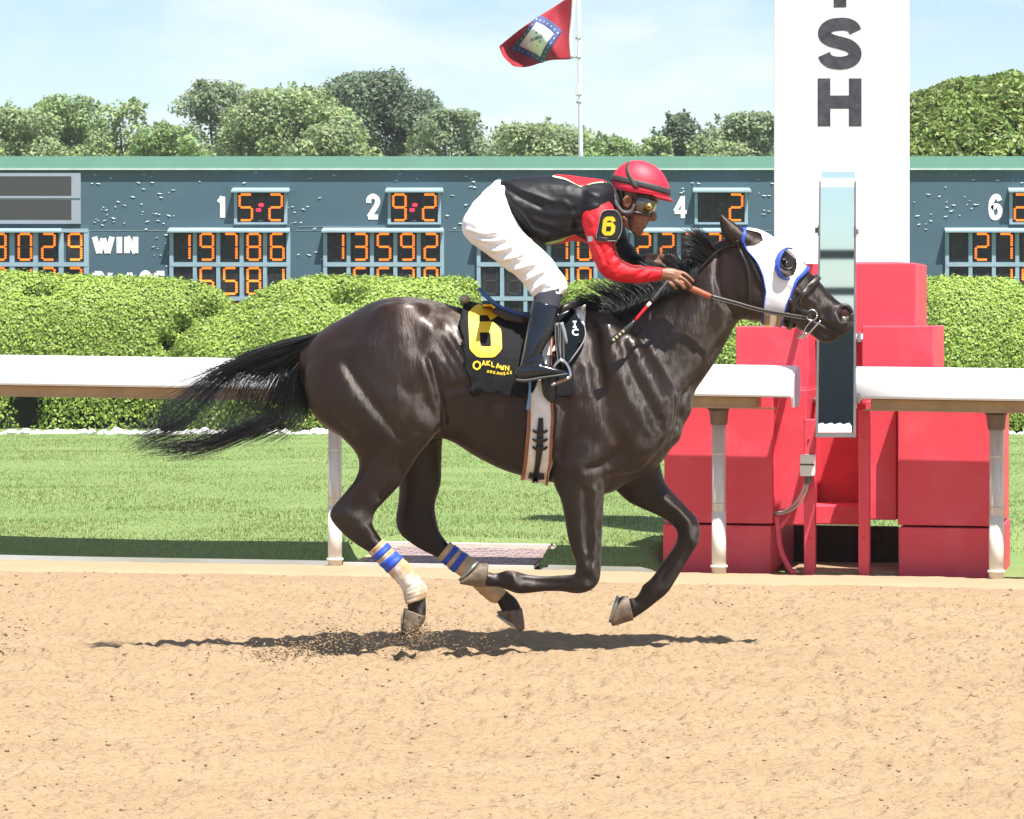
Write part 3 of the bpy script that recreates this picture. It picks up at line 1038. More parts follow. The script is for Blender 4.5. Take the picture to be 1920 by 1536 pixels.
def awning(px0, px1, py):
    V = [(bx(px0), TB, bz(py - 6)), (bx(px1), TB, bz(py - 6)), (bx(px1 + 2), TB - .16, bz(py)), (bx(px0 - 2), TB - .16, bz(py)),
         (bx(px0), TB, bz(py - 2)), (bx(px1), TB, bz(py - 2)), (bx(px1 + 2), TB - .16, bz(py + 3.5)), (bx(px0 - 2), TB - .16, bz(py + 3.5))]
    obj('awning', V, [(0, 3, 2, 1), (4, 5, 6, 7), (3, 7, 6, 2), (0, 4, 7, 3), (1, 2, 6, 5), (0, 1, 5, 4)], M_STEELB, tote)
def cell_window(px0, px1, py0, py1):
    """one lamp window: a dark sunk pane in a steel surround"""
    t = 6
    pane = bbox_obj('display_pane', px0, px1, py0, py1, -.012, .02, M_WINDOW)
    bbox_obj('pane_clip', (px0 + px1) / 2 - 4, (px0 + px1) / 2 + 4, py1 - 2.6, py1 - 1.4, -.016, -.011, M_STEELB, pane)
    return pane
ROWS = [(438, 490), (502, 554), (566, 618), (630, 682)]
def group(x0, rows, label=None, odds=None, lx=0):
    cells = [x0 + 9 + 44 * k for k in range(5)]
    awning(x0, x0 + 225, 433)
    for py in (496, 560, 624, 688):
        bbox_obj('frame_bar', x0 + 2, x0 + 222, py - 4, py + 4, -.05, .0, M_STEELB)
    for k in range(6):
        px = x0 + 4 + 43.8 * k
        bbox_obj('frame_post', px - 3.6, px + 3.6, 436, 700, -.045, .0, M_STEELB)
    for r, txt in enumerate(rows):
        for k, ch in enumerate(txt):
            c = cell_window(cells[k] + 1, cells[k] + 33, *ROWS[r])
            place_digit(ch, cells[k] + 17, sum(ROWS[r]) / 2 - 1, c)
    if odds is not None:
        awning(x0 + 119, x0 + 224, 358)
        bbox_obj('odds_frame', x0 + 121, x0 + 127, 361, 420, -.03, 0, M_STEELB)
        bbox_obj('odds_frame', x0 + 215, x0 + 221, 361, 420, -.03, 0, M_STEELB)
        bbox_obj('odds_frame', x0 + 121, x0 + 221, 417, 421, -.035, 0, M_STEELB)
        c = cell_window(x0 + 128, x0 + 214, 363, 416)
        place_digit(odds[0], x0 + 143, 389, c)
        place_digit(odds[2], x0 + 199, 389, c)
        for dx, dy in ((2, -4.5), (-3, 5)):
            m_ = M_LITRED if odds[1] == '-' else M_DARKLAMP
            k = ('dot', odds[1])
            if k not in DIG:
                me = mesh_from('odds_dot', [((5.2 * math.cos(a)) * sx_, z, 3.6 * math.sin(a) * sx_) for z in (0, -.012) for a in np.linspace(0, 2 * math.pi, 10, endpoint=False)],
                               [tuple(range(10, 20))] + [(i, (i + 1) % 10, 10 + (i + 1) % 10, 10 + i) for i in range(10)])
                me.materials.append(m_)
                DIG[k] = me
            place(DIG[k], 'odds_dot', x0 + 170 + dx, 389 + dy, -.014, c)
    if label:
        sign(label, x0 + lx, x0 + lx + (22 if label == '1' else 29), 364, 413, 7.6 if label == '4' else 9.5, 'sign_number')
group(318, ['19786', ' 5581', ' 1194', '     '], '1', '5-2', 87)
group(606, ['13592', ' 5570', ' 2416', '     '], '2', '9-2', 79)
group(893.5, ['   70', '   10', '     ', '     '], '3', '7-1', 79)
group(1181, ['22774', ' 8123', ' 3310', '     '], '4', '  2', 80)
group(1771, [' 2710', '  190', '  424', '     '], '6', '2-1', 81)
# pool totals at the far left, the race information screens above them
awning(-60, 116, 433)
for k, (x, chs) in enumerate(((-16, '3302'), (32, '0140'), (76, '2310'), (126, '9730'))):
    for r, ch in enumerate(chs):
        c = cell_window(x - 1, x + 31, *ROWS[r])
        place_digit(ch, x + 15, sum(ROWS[r]) / 2 - 1, c)
for px in (-24, 24, 68, 116, 163):
    bbox_obj('frame_post', px - 5, px + 4, 433, 700, -.045, .0, M_STEELB)
for py in (496, 560, 624):
    bbox_obj('frame_bar', -60, 166, py - 4, py + 4, -.05, .0, M_STEELB)
bbox_obj('frame_bar', 116, 166, 429, 436, -.05, .0, M_STEELB)
M_SCREENF = mat('screen_frame', (0.28, 0.32, 0.38), .5, var=.05)
bbox_obj('screen_frame', -300, 152, 325, 420, -.06, 0, M_SCREENF)
for a, b in ((331, 367), (375, 412)):
    bbox_obj('screen', -300, 135, a, b, -.064, -.055, mat('dark_screen', (0.048, 0.048, 0.048), .6, var=.1, scale=40))
bbox_obj('screen_divider', -300, 152, 369.5, 372, -.07, -.06, M_SCREENF)
sign('WIN', 172, 263, 439, 480, 10.5, 'sign_word')
sign('PLACE', 172, 317, 507, 549, 9.5, 'sign_word')
obj('roof_vent', *tube([(bx(936), TB - .03, bz(336)), (bx(936), TB - .03, bz(342))], .03, 8), M_STEELB, tote)

# ------------------------------------------------------------------ leaves
def leaf_cloud(C, N, size, seed, elong=1.7, flat=.55):
    """small pointed leaves: centres C, facing roughly N"""
    rg = np.random.default_rng(seed)
    n = len(C)
    D = N + rg.normal(0, flat, (n, 3))
    D /= np.linalg.norm(D, axis=1)[:, None] + 1e-9
    R_ = rg.normal(0, 1, (n, 3))
    U = np.cross(D, R_)
    U /= np.linalg.norm(U, axis=1)[:, None] + 1e-9
    Vv = np.cross(D, U)
    s = (size * rg.uniform(.6, 1.4, n))[:, None]
    A = C - U * s * .5 * elong
    B = C + Vv * s * .5 - D * s * .12
    Cc = C + U * s * .5 * elong
    E = C - Vv * s * .5 - D * s * .12
    V = np.stack([A, B, Cc, E], 1).reshape(-1, 3)
    Fc = np.arange(4 * n).reshape(-1, 4)
    return V, Fc

def leafy(name, C, N, size, seed, material, parent, tones, elong=1.7, flat=.55):
    V, Fc = leaf_cloud(C, N, size, seed, elong, flat)
    o = obj(name, V, Fc, material, parent)
    tone_attr(o.data, np.repeat(tones, 4, axis=0))
    return o

# clipped hedges
M_HLEAF = mat('hedge_leaf', (0.235, 0.345, 0.070), .5, var=.15, scale=2, attr=True, trans=.12, spec=.3)
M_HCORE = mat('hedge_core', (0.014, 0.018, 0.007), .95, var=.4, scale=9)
def hedge(label, tops, y_c, depth, n, seed, gaps=(), base_z=.10, pw=2.9, e_len=(.5, .5)):
    """tops: (px, py) outline of the top as the photograph shows it, at the hedge's middle depth"""
    T = np.array(tops, float) + np.array([0, 4.0])
    rg = np.random.default_rng(seed)
    xs = (T[:, 0] - 960) * (y_c - CAMY) / F
    hs = EYE - (T[:, 1] - HORIZON) * (y_c - CAMY) / F - base_z
    x0, x1 = xs[0], xs[-1]
    root = thing('clipped_hedge', label, 'hedge', ((x0 + x1) / 2, y_c, base_z), 'clipped hedges in front of the board')
    def surf(x, th, push=0.0):
        H = np.interp(x, xs, hs)
        e0 = np.clip((x - x0) / e_len[0], 0, 1)
        e1 = np.clip((x1 - x) / e_len[1], 0, 1)
        dep = depth * (1 - (1 - e0) ** 3) ** .5 * (1 - (1 - e1) ** 3) ** .5 + .05
        lump = .03 * vnoise(x / .6 + seed, th * 2.2, seed) + .012 * vnoise(x / .13, th * 8, seed + 1)
        for gx, gth, gr, gd in gaps:
            lump = lump - gd * np.exp(-(((x - gx) / gr) ** 2 + ((th - gth) / (gr * .55)) ** 2))
        c, s = np.cos(th), np.sin(th)
        ec = np.sign(c) * np.abs(c) ** (2 / pw)
        es = np.abs(s) ** (2 / pw)
        y = y_c - (dep + lump + push) * ec
        z = base_z + (H + lump + push) * es
        return np.stack([x, y, np.maximum(z, base_z)], 1)
    nx_, nt_ = 70, 30
    gx_, gt_ = np.meshgrid(np.linspace(x0, x1, nx_), np.linspace(0.0, math.pi * .8, nt_), indexing='ij')
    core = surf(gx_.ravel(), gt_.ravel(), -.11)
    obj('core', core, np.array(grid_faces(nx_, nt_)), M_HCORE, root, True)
    x = rg.uniform(x0 - .03, x1 + .03, n)
    u = rg.uniform(0, 1, n)
    th = np.where(u < .8, rg.uniform(0, math.pi / 2, n), rg.uniform(math.pi / 2, math.pi * .72, n))
    # spread evenly over the arc: superellipse corners get more
    th = np.where(rg.uniform(0, 1, n) < .35, math.pi / 2 * (0.5 + rg.normal(0, .18, n)), th)
    th = np.clip(th, .0, math.pi * .75)
    P = surf(x, th, 0)
    d = 1e-3
    N = np.cross(surf(x + d, th) - P, surf(x, th + d) - P)
    N /= np.linalg.norm(N, axis=1)[:, None] + 1e-12
    N *= np.sign((N * (P - np.array([0, y_c, .6])[None] * [0, 1, 1] - np.stack([x, 0 * x, 0 * x], 1))).sum(1))[:, None]
    dep_in = rg.exponential(.020, n).clip(0, .10)
    P = P - N * dep_in[:, None] + rg.normal(0, .02, (n, 3))
    P[:, 2] = np.maximum(P[:, 2], base_z + .02)
    keep = np.ones(n, bool)
    for gx, gth, gr, gd in gaps:
        keep &= np.exp(-(((x - gx) / gr) ** 2 + ((th - gth) / (gr * .55)) ** 2)) < rg.uniform(.25, .7, n)
    P, N, x, th = P[keep], N[keep], x[keep], th[keep]
    n = len(x)
    t = rg.uniform(.82, 1.16, n) * (1 + .14 * vnoise(x / .5, th * 2, seed + 5))
    yel = rg.uniform(0, 1, n) ** 2.5
    tones = np.stack([t * (1 + .28 * yel), t * (1 + .08 * yel), t * (1 - .2 * yel)], 1)
    leafy('foliage', P, N, .027, seed, M_HLEAF, root, tones, 1.7, .38)
    for k in range(8):
        xx = x0 + (x1 - x0) * (k + .5) / 8
        obj('stem', *tube([(xx, y_c, base_z - .05), (xx + rg.normal(0, .05), y_c, base_z + .7)], [.03, .02], 6), mat('woody_stem', (.09, .065, .045), .9), root)
    return root
hedge('clipped hedge at the far left with a rounded right end', [(-330, 505), (0, 509), (150, 512), (300, 519), (370, 527), (410, 541), (432, 560), (444, 585), (449, 620), (450, 680)], 26.4, 1.15, 120000, 101,
      gaps=((-6.15, 1.12, .24, .3), (-3.85, .95, .22, .25), (-6.25, .08, .22, .3), (-3.72, 1.0, .15, .3), (-3.95, .82, .15, .3), (-4.2, .66, .15, .3), (-4.4, .5, .12, .3)), e_len=(.5, .6))
hedge('clipped hedge behind the horse tail and back, overlapping its neighbour', [(318, 690), (325, 655), (345, 628), (380, 602), (420, 582), (455, 563), (490, 543), (530, 528), (570, 521), (620, 518), (760, 518), (850, 520), (885, 524), (897, 540), (902, 580), (904, 640)], 24.8, 1.15, 120000, 102,
      gaps=((-2.08, 1.05, .2, .3), (-4.25, .7, .12, .2)), e_len=(1.0, .5))
hedge('clipped hedge glimpsed between the rider knee and the horse neck', [(1046, 640), (1050, 560), (1062, 534), (1085, 527), (1200, 525), (1350, 525), (1440, 528), (1470, 545), (1478, 620)], 25.2, 1.15, 75000, 103)
hedge('clipped hedge to the right of the red finish post base', [(1690, 640), (1697, 560), (1712, 528), (1740, 519), (1800, 517), (1870, 517), (1897, 519), (1912, 535), (1930, 528), (1980, 516), (2200, 514)], 25.2, 1.2, 95000, 104)
# white painted stones edging the bed
border = thing('stone_border', 'row of rough white painted stones edging the foot of the hedges', 'edging', (0, 23.4, .1), None)
rg = np.random.default_rng(200)
base_v, base_f = ball((0, 0, 0), 1.0, 4)
stone_meshes = []
for k in range(6):
    bv = np.array(base_v)
    bv = bv * (1 + .22 * np.sin(bv @ rg.normal(0, 2.2, (3, 1)) + k)) * np.array([.085, .07, .058]) * rg.uniform(.85, 1.15, 3)
    me = mesh_from('stone', bv, base_f)
    me.materials.append(mat('white_painted_stone', (0.78, 0.77, 0.75), .8, var=.08, scale=8, bump=.006, bscale=14))
    stone_meshes.append(me)
x = -6.9
while x < 7.2:
    o = bpy.data.objects.new('stone', stone_meshes[int(rg.integers(6))])
    COL.objects.link(o)
    o.location = (x, 23.55 + rg.normal(0, .05), .125 + rg.normal(0, .012))
    o.rotation_euler = (rg.normal(0, .2), rg.normal(0, .2), rg.normal(0, .5))
    o.parent = border
    o.matrix_parent_inverse = Matrix.Translation(-border.location)
    x += rg.uniform(.085, .125)

# ------------------------------------------------------------------ trees beyond the board
M_BARK = mat('grey_bark', (0.10, 0.085, 0.07), .9, var=.3, scale=6, bump=.02, bscale=12)
def tree(name, label, px0, px1, top, y, seed, col, dens=1.0, shape='round', size=.098, base=312, lobes=12, group='trees beyond the tote board', sparse=0.0):
    rg = np.random.default_rng(seed)
    k = (y - CAMY) / F
    cx, half = ((px0 + px1) / 2 - 960) * k, (px1 - px0) / 2 * k * 1.12
    zt = EYE + (HORIZON - top) * k
    zb = EYE + (HORIZON - base) * k
    root = thing(name, label, 'tree', (cx, y, 0), group)
    V, Fc = merge([tube([(cx, y, -.1), (cx + .1, y, zt * .25), (cx - .05, y + .1, zt * .6), (cx, y, zt * .85)], [.05 * half + .08, .04 * half + .06, .03 * half + .03, .02], 8, 3)] +
                  [tube([(cx, y, zt * .28 + i * .07 * zt), (cx + half * .55 * math.cos(i * 2.4), y + half * .4 * math.sin(i * 2.4), zt * (.45 + .06 * i)), (cx + half * .8 * math.cos(i * 2.4), y + half * .6 * math.sin(i * 2.4), zt * (.56 + .06 * i))],
                        [.03 * half + .03, .02 * half + .02, .01], 6, 3) for i in range(7)])
    obj('trunk', V, Fc, M_BARK, root, True)
    Cs, Ns, Ts = [], [], []
    H = zt - zb
    lobes = int(lobes * 3.4)
    for i in range(lobes):
        hz = rg.uniform(.05, 1.0) ** .9
        if shape == 'pine':
            lim = .9 * (1 - hz ** 1.5) + .12
        else:
            lim = max(.2, (1 - hz ** 3.6)) ** .5
        f = math.copysign(abs(rg.uniform(-1, 1)) ** .75, rg.uniform(-1, 1))
        r = half * rg.uniform(.2, .38) * (.75 + .25 * lim)
        c = np.array([cx + f * max(half * lim - r * .55, 0), y + half * .8 * rg.uniform(-1, 1) * lim, zb + H * hz])
        c[2] = min(c[2], zt - r * .75)
        lt = rg.uniform(.78, 1.22)
        m = int(dens * 6.0 * (r / size) ** 2) + 30
        q = rg.normal(0, 1, (m, 3))
        q /= np.linalg.norm(q, axis=1)[:, None]
        rr = r * rg.uniform(.35, 1.15, m) ** .55
        Cs.append(c + q * rr[:, None] * np.array([1.15, 1, .8]))
        Ns.append(q + np.array([0, -.1, .7]))
        t = lt * rg.uniform(.72, 1.28, m)
        Ts.append(np.stack([t * rg.uniform(.85, 1.2, m), t, t * rg.uniform(.75, 1.1, m)], 1))
    for i in range(12):
        r = half * rg.uniform(.2, .3)
        c = np.array([cx + half * 1.05 * (i / 5.5 - 1), y + half * .5 * rg.uniform(-1, 1), zb + H * rg.uniform(.0, .22)])
        m = int(dens * 6.0 * (r / size) ** 2) + 30
        q = rg.normal(0, 1, (m, 3))
        q /= np.linalg.norm(q, axis=1)[:, None]
        Cs.append(c + q * (r * rg.uniform(.35, 1.15, m) ** .55)[:, None])
        Ns.append(q + np.array([0, -.1, .7]))
        t = rg.uniform(.6, 1.35, m)
        Ts.append(np.stack([t * rg.uniform(.85, 1.2, m), t, t * rg.uniform(.75, 1.1, m)], 1))
    # thin sprays standing out of the outline
    for i in range(10):
        f = rg.uniform(-1, 1)
        hz = rg.uniform(.55, 1)
        c = np.array([cx + f * half * max(.15, 1 - hz ** 2.6) ** .5, y, zb + H * hz])
        m = 26
        t_ = np.linspace(0, 1, m)[:, None]
        dirn = np.array([f * .7 + rg.normal(0, .3), rg.normal(0, .4), rg.uniform(.3, 1.0)])
        Cs.append(c + t_ * dirn * half * .15 + rg.normal(0, size * .6, (m, 3)))
        Ns.append(rg.normal(0, 1, (m, 3)))
        Ts.append(np.full((m, 3), 1.05))
    C, N, Tn = np.vstack(Cs), np.vstack(Ns), np.vstack(Ts)
    leafy('crown', C, N, size, seed, mat('leaf_' + col[0], col[1], .55, var=.15, scale=.5, attr=True, trans=.35, spec=.3), root, Tn, 1.5, .7)
    return root
GREY, YELL, DARK, MID = ('grey_green', (0.215, 0.285, 0.17)), ('yellow_green', (0.265, 0.345, 0.175)), ('pine_green', (0.13, 0.185, 0.12)), ('mid_green', (0.23, 0.33, 0.14))
tree('broadleaf_tree', 'pale green tree at the far left edge beyond the board', -110, 110, 205, 95, 301, YELL, lobes=16)
tree('broadleaf_tree', 'fresh green tree with a rounded top, second from the left edge', 60, 205, 178, 98, 302, MID, lobes=14)
tree('broadleaf_tree', 'thin yellowish tree with sky showing through, left of the wide gap of sky', 170, 300, 188, 92, 303, YELL, lobes=11, dens=.6)
tree('broadleaf_tree', 'low bright bush like tree in the gap of sky left of centre', 255, 375, 236, 90, 304, MID, lobes=10)
tree('broadleaf_tree', 'tall grey green tree with feathery branches right of the gap of sky', 330, 480, 150, 100, 305, GREY, lobes=15, dens=.75)
tree('broadleaf_tree', 'broad light green tree left of the dark pine', 430, 650, 165, 96, 306, YELL, lobes=20)
tree('pine_tree', 'dark green pine, the tallest tree in the row', 595, 815, 136, 104, 307, DARK, lobes=24, shape='round', dens=1.25)
tree('broadleaf_tree', 'light bush like tree at the foot of the dark pine', 560, 700, 236, 88, 308, YELL, lobes=9)
tree('broadleaf_tree', 'olive green tree right of the dark pine', 775, 920, 205, 100, 309, GREY, lobes=13)
tree('broadleaf_tree', 'wide pale crown left of the flag pole foot', 915, 1105, 234, 102, 310, YELL, lobes=15)
tree('broadleaf_tree', 'small rounded dark tree just right of the flag pole', 1095, 1205, 258, 100, 311, MID, lobes=9)
tree('pine_tree', 'dark upright pine left of the white finish post', 1225, 1330, 212, 98, 312, DARK, lobes=14, shape='pine', dens=1.2)
tree('broadleaf_tree', 'low pale tree beside the upright pine', 1195, 1265, 256, 94, 313, YELL, lobes=8)
tree('broadleaf_tree', 'grey green tree half behind the white finish post', 1320, 1480, 212, 97, 314, GREY, lobes=15)
tree('broadleaf_tree', 'low light green tree in front of the grey green tree near the post', 1290, 1400, 262, 90, 315, YELL, lobes=8)
# the big rounded shrub close behind the right end of the board
def dome_shrub():
    y = 34.0
    k = (y - CAMY) / F
    rg = np.random.default_rng(320)
    c = np.array([(1985 - 960) * k, y + 1.6, 1.5])
    rad = np.array([325 * k * 2.1, 2.6, EYE + (HORIZON - 128) * k - 1.5])
    root = thing('rounded_tree', 'large dense rounded tree close behind the right end of the board', 'tree', (c[0], c[1], 0))
    n = 75000
    q = rg.normal(0, 1, (n, 3))
    q[:, 0] = np.where(q[:, 0] > .25, -q[:, 0], q[:, 0])
    q[:, 2] = np.abs(q[:, 2]) * 1.0 - .15
    q[:, 1] = -np.abs(q[:, 1]) * .9 + .2
    q /= np.linalg.norm(q, axis=1)[:, None]
    lump = 1 + .018 * vnoise(q[:, 0] * 9, q[:, 2] * 9, 5) + .014 * vnoise(q[:, 0] * 24, q[:, 2] * 24, 6) - rg.exponential(.014, n).clip(0, .08)
    P = c + q * rad * lump[:, None]
    t = rg.uniform(.55, 1.5, n)
    leafy('crown', P, q, .075, 321, mat('leaf_dome', (0.19, 0.28, 0.085), .5, var=.15, scale=1.0, attr=True, trans=.3, spec=.4), root, np.stack([t * rg.uniform(.9, 1.3, n), t, t * .9], 1), 1.5, .8)
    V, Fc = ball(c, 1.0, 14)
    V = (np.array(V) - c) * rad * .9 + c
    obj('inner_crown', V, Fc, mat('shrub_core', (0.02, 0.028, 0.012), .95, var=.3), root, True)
    obj('trunk', *tube([(c[0], c[1], -.1), (c[0], c[1], 1.5)], [.2, .15], 8), M_BARK, root)
dome_shrub()

# ------------------------------------------------------------------ flag and pole
FY = 46.0
pole = thing('flag_pole', 'tall slim pale metal flag pole rising behind the board', 'flag pole', (W(1088, 300, FY)[0], FY, 0))
M_POLE = mat('pale_pole', (0.62, 0.62, 0.66), .35, metal=.2, var=.05)
a, b = W(1089, 300, FY), W(1083.5, -140, FY)
d_ = np.array(b) - np.array(a)
foot = np.array(a) - d_ * (a[2] / d_[2])
obj('mast', *tube([tuple(foot), a, b], [.055, .046, .030], 12), M_POLE, pole, True)
obj('halyard_cleat', *box(W(1079, 0, FY)[0], W(1084, 0, FY)[0], FY - .05, FY + .03, W(0, 178, FY)[2], W(0, 157, FY)[2]), M_POLE, pole)
for py in (178, 192, 72, 108):
    q = W(1087 - (300 - py) * .0125, py, FY)
    obj('pole_ring', *tube([(q[0], FY, q[2] - .02), (q[0], FY, q[2] + .02)], .058, 10), M_STEEL, pole, True)
flag = thing('flag', 'red flag with a white diamond in a starred blue border flying left from the pole', 'flag', W(1070, 50, FY))
# corner positions of the cloth in the photograph: hoist top and bottom, fly top and bottom
hoist = [(1076, -12), (1073, 30), (1069, 70), (1072, 107)]
fly = [(936, 86), (938, 92), (945, 105), (962, 122)]
def flag_pt(u, v, o=0.0):
    """u from hoist to fly, v from top to bottom"""
    H, Fl = catmull(hoist, 8), catmull(fly, 8)
    s = np.linspace(0, 1, len(H))
    p = np.array([np.interp(v, s, H[:, 0]), np.interp(v, s, H[:, 1])])
    q = np.array([np.interp(v, s, Fl[:, 0]), np.interp(v, s, Fl[:, 1])])
    w = p * (1 - u) + q * u
    w[1] += 8 * math.sin(math.pi * u) * (v - .35) + 3.0 * math.sin(u * 7 + v * 2) * (.3 + v)
    dy = .30 * math.sin(u * 7.5 + v * 3.6) * min(1, u * 2) + .13 * math.sin(u * 13 - v * 4) * u
    return W(w[0], w[1], FY - .05 + dy - o)
n_u, n_v = 44, 26
G = np.array([[flag_pt(u, v) for v in np.linspace(0, 1, n_v)] for u in np.linspace(0, 1, n_u)])
M_FLAGR = mat('flag_red', (0.38, 0.013, 0.030), .7, var=.06, trans=.25)
obj('field', *sheet(G, .004, False), M_FLAGR, flag, True)
def flag_poly(name, pts, m, o):
    """pts: rows of (u, v)"""
    G = np.array([[flag_pt(u, v, o) for u, v in row] for row in pts])
    return obj(name, *sheet(G, .003, False), m, flag, True)
def dia(r):
    """diamond of half size r as a warped square grid"""
    rows = []
    for a in np.linspace(-1, 1, 15):
        rows.append([(.5 + r * .60 * (a + b) / 2, .5 + r * .92 * (a - b) / 2) for b in np.linspace(-1, 1, 15)])
    return rows
flag_poly('blue_diamond', dia(.62), mat('flag_blue', (0.05, 0.075, 0.20), .7), .006)
flag_poly('white_diamond', dia(.42), mat('flag_white', (0.72, 0.72, 0.74), .7), .012)
stars = []
for k in range(4):
    for t in np.linspace(-.85, .85, 7):
        a, b = [(t, -.86), (t, .86), (-.86, t), (.86, t)][k]
        stars.append((.5 + .605 * .60 * (a + b) / 2, .5 + .605 * .92 * (a - b) / 2))
sv, sf = [], []
for (u, v) in stars:
    k = len(sv)
    for j in range(10):
        a = math.pi * j / 5 + .3
        r = .016 if j % 2 == 0 else .007
        sv.append(flag_pt(u + r * .7 * math.cos(a), v + r * math.sin(a), .016))
    sf.append(tuple(range(k, k + 10)))
obj('white_stars', sv, sf, mat('flag_white', (0.8, 0.8, 0.8), .7), flag)
sv, sf = [], []
for (u, v) in ((.5, .36), (.45, .58), (.55, .58), (.5, .66)):
    k = len(sv)
    for j in range(10):
        a = math.pi * j / 5 + .3
        r = .034 if j % 2 == 0 else .014
        sv.append(flag_pt(u + r * .7 * math.cos(a), v + r * math.sin(a), .017))
    sf.append(tuple(range(k, k + 10)))
obj('blue_stars', sv, sf, mat('flag_blue', (0.05, 0.075, 0.20), .7), flag)
def flag_txt(px, py):
    return flag_pt(px, py, .018)
gl = {'A': [[(0, 1), (.5, 0), (1, 1)], [(.2, .65), (.8, .65)]], 'R': [[(0, 1), (0, 0), (.8, .1), (.8, .4), (0, .5), (.9, 1)]], 'K': [[(0, 0), (0, 1)], [(.9, 0), (0, .55), (.9, 1)]],
      'N': [[(0, 1), (0, 0), (1, 1), (1, 0)]], 'S': [[(.9, .1), (.3, 0), (.05, .25), (.9, .7), (.7, 1), (0, .9)]]}
ls = []
for i, ch in enumerate('ARKANSAS'):
    for ln in gl[ch]:
        ls.append([(.41 + .0225 * i + .016 * a, .45 + .075 * b) for a, b in ln])
obj('flag_word', *stroke_px([[(1 - x, y) for x, y in ln] for ln in ls], .008, flag_txt, step=.02), mat('flag_blue', (0.05, 0.075, 0.20), .7), flag)
obj('hoist_band', *sheet(np.array([[flag_pt(u, v, .004) for v in np.linspace(0, 1, 16)] for u in (-.03, .0, .02)]), .005, False), mat('flag_white', (0.8, 0.8, 0.8), .7), flag, True)
obj('snap_hook', *tube([flag_pt(-.03, .99), W(1083, 107, FY - .03)], .012, 6), M_STEEL, flag)

# ------------------------------------------------------------------ summer air
M_HAZE = bpy.data.materials.new('summer_haze')
M_HAZE.use_nodes = True
hn, hl = M_HAZE.node_tree.nodes, M_HAZE.node_tree.links
hn.clear()
ho = hn.new('ShaderNodeOutputMaterial')
hv = hn.new('ShaderNodeVolumePrincipled')
hv.inputs['Color'].default_value = (0.92, 0.96, 1.0, 1)
hv.inputs['Density'].default_value = 0.00035
hv.inputs['Anisotropy'].default_value = 0.0
hl.new(hv.outputs[0], ho.inputs['Volume'])
obj('haze', *box(-95, 95, -22, 270, -1.2, 26), M_HAZE, kind='stuff')
# ------------------------------------------------------------------ the horse
M_COAT = mat('wet_bay_coat', (0.0055, 0.0024, 0.0016), rough=0.50, scale=4, col2=(0.0205, 0.0078, 0.0044), attr=True, spec=0.56,
             stretch=(1, 1, 0.45))
M_HAIR = mat('black_hair', (0.008, 0.0075, 0.0075), rough=0.42, var=0.3, scale=20)
M_HOOF = mat('dusty_hoof', (0.07, 0.05, 0.035), rough=0.6, scale=30, col2=(0.20, 0.145, 0.095))
M_DARKHOOF = mat('hoof_sole', (0.03, 0.025, 0.022), rough=0.8, scale=40, col2=(0.08, 0.06, 0.045))

torso = [
    (577, 655, 571, 725, 0, .10), (600, 622, 597, 790, 0, .19), (650, 592, 655, 825, 0, .235), (700, 566, 715, 838, 0, .26),
    (750, 556, 768, 838, 0, .27), (800, 561, 818, 822, 0, .262), (840, 571, 850, 830, 0, .258), (880, 581, 890, 855, 0, .265),
    (930, 592, 940, 880, 0, .28), (980, 598, 985, 894, 0, .28), (1030, 594, 1030, 904, 0, .262), (1080, 580, 1080, 914, 0, .235),
    (1130, 580, 1134, 928, 0, .215), (1175, 620, 1178, 906, 0, .20), (1215, 690, 1215, 888, 0, .165), (1245, 740, 1241, 866, 0, .13),
    (1268, 772, 1262, 836, 0, .09)]
neck = [
    (1080, 582, 1190, 895, 0, .16), (1130, 566, 1288, 790, 0, .140), (1185, 542, 1301, 741, 0, .118), (1235, 515, 1317, 715, 0, .105),
    (1282, 488, 1338, 683, 0, .095), (1325, 462, 1356, 652, 0, .088), (1360, 444, 1376, 616, 0, .08), (1385, 437, 1396, 588, 0, .07)]
head = [
    (1372, 450, 1362, 560, 0, .055), (1386, 436, 1378, 588, 0, .082), (1405, 431, 1398, 600, 0, .095), (1428, 436, 1420, 603, 0, .102),
    (1450, 449, 1440, 605, 0, .104), (1472, 468, 1462, 609, 0, .10), (1492, 486, 1480, 612, 0, .09), (1511, 504, 1500, 614, 0, .076),
    (1533, 524, 1518, 618, 0, .064), (1552, 546, 1536, 627, 0, .058), (1568, 562, 1552, 632, 0, .056), (1582, 572, 1566, 632, 0, .052),
    (1594, 583, 1580, 630, 0, .042), (1599, 596, 1590, 622, 0, .03)]
lowlip = [(1500, 590, 1498, 618, 0, .04), (1522, 606, 1518, 626, 0, .04), (1540, 615, 1534, 638, 0, .04), (1556, 622, 1548, 644, 0, .036),
          (1570, 628, 1564, 640, 0, .026)]
hind_near = [
    (598, 660, 800, 640, -.13, .12), (572, 700, 822, 700, -.14, .13), (574, 745, 829, 750, -.15, .135), (592, 785, 826, 795, -.155, .12),
    (633, 815, 806, 830, -.155, .10), (664, 845, 789, 850, -.155, .082), (673, 872, 771, 876, -.155, .068), (665, 900, 751, 908, -.155, .056),
    (641, 930, 727, 934, -.155, .048), (621, 955, 705, 958, -.155, .046), (620, 973, 699, 976, -.155, .046), (640, 998, 701, 989, -.155, .041),
    (667, 1020, 710, 1003, -.155, .035), (694, 1037, 722, 1019, -.155, .031), (717, 1057, 745, 1042, -.155, .030),
    (739, 1080, 769, 1065, -.155, .031), (755, 1100, 791, 1092, -.155, .035), (761, 1122, 797, 1114, -.155, .036),
    (764, 1137, 799, 1135, -.155, .032), (766, 1152, 799, 1152, -.155, .034)]
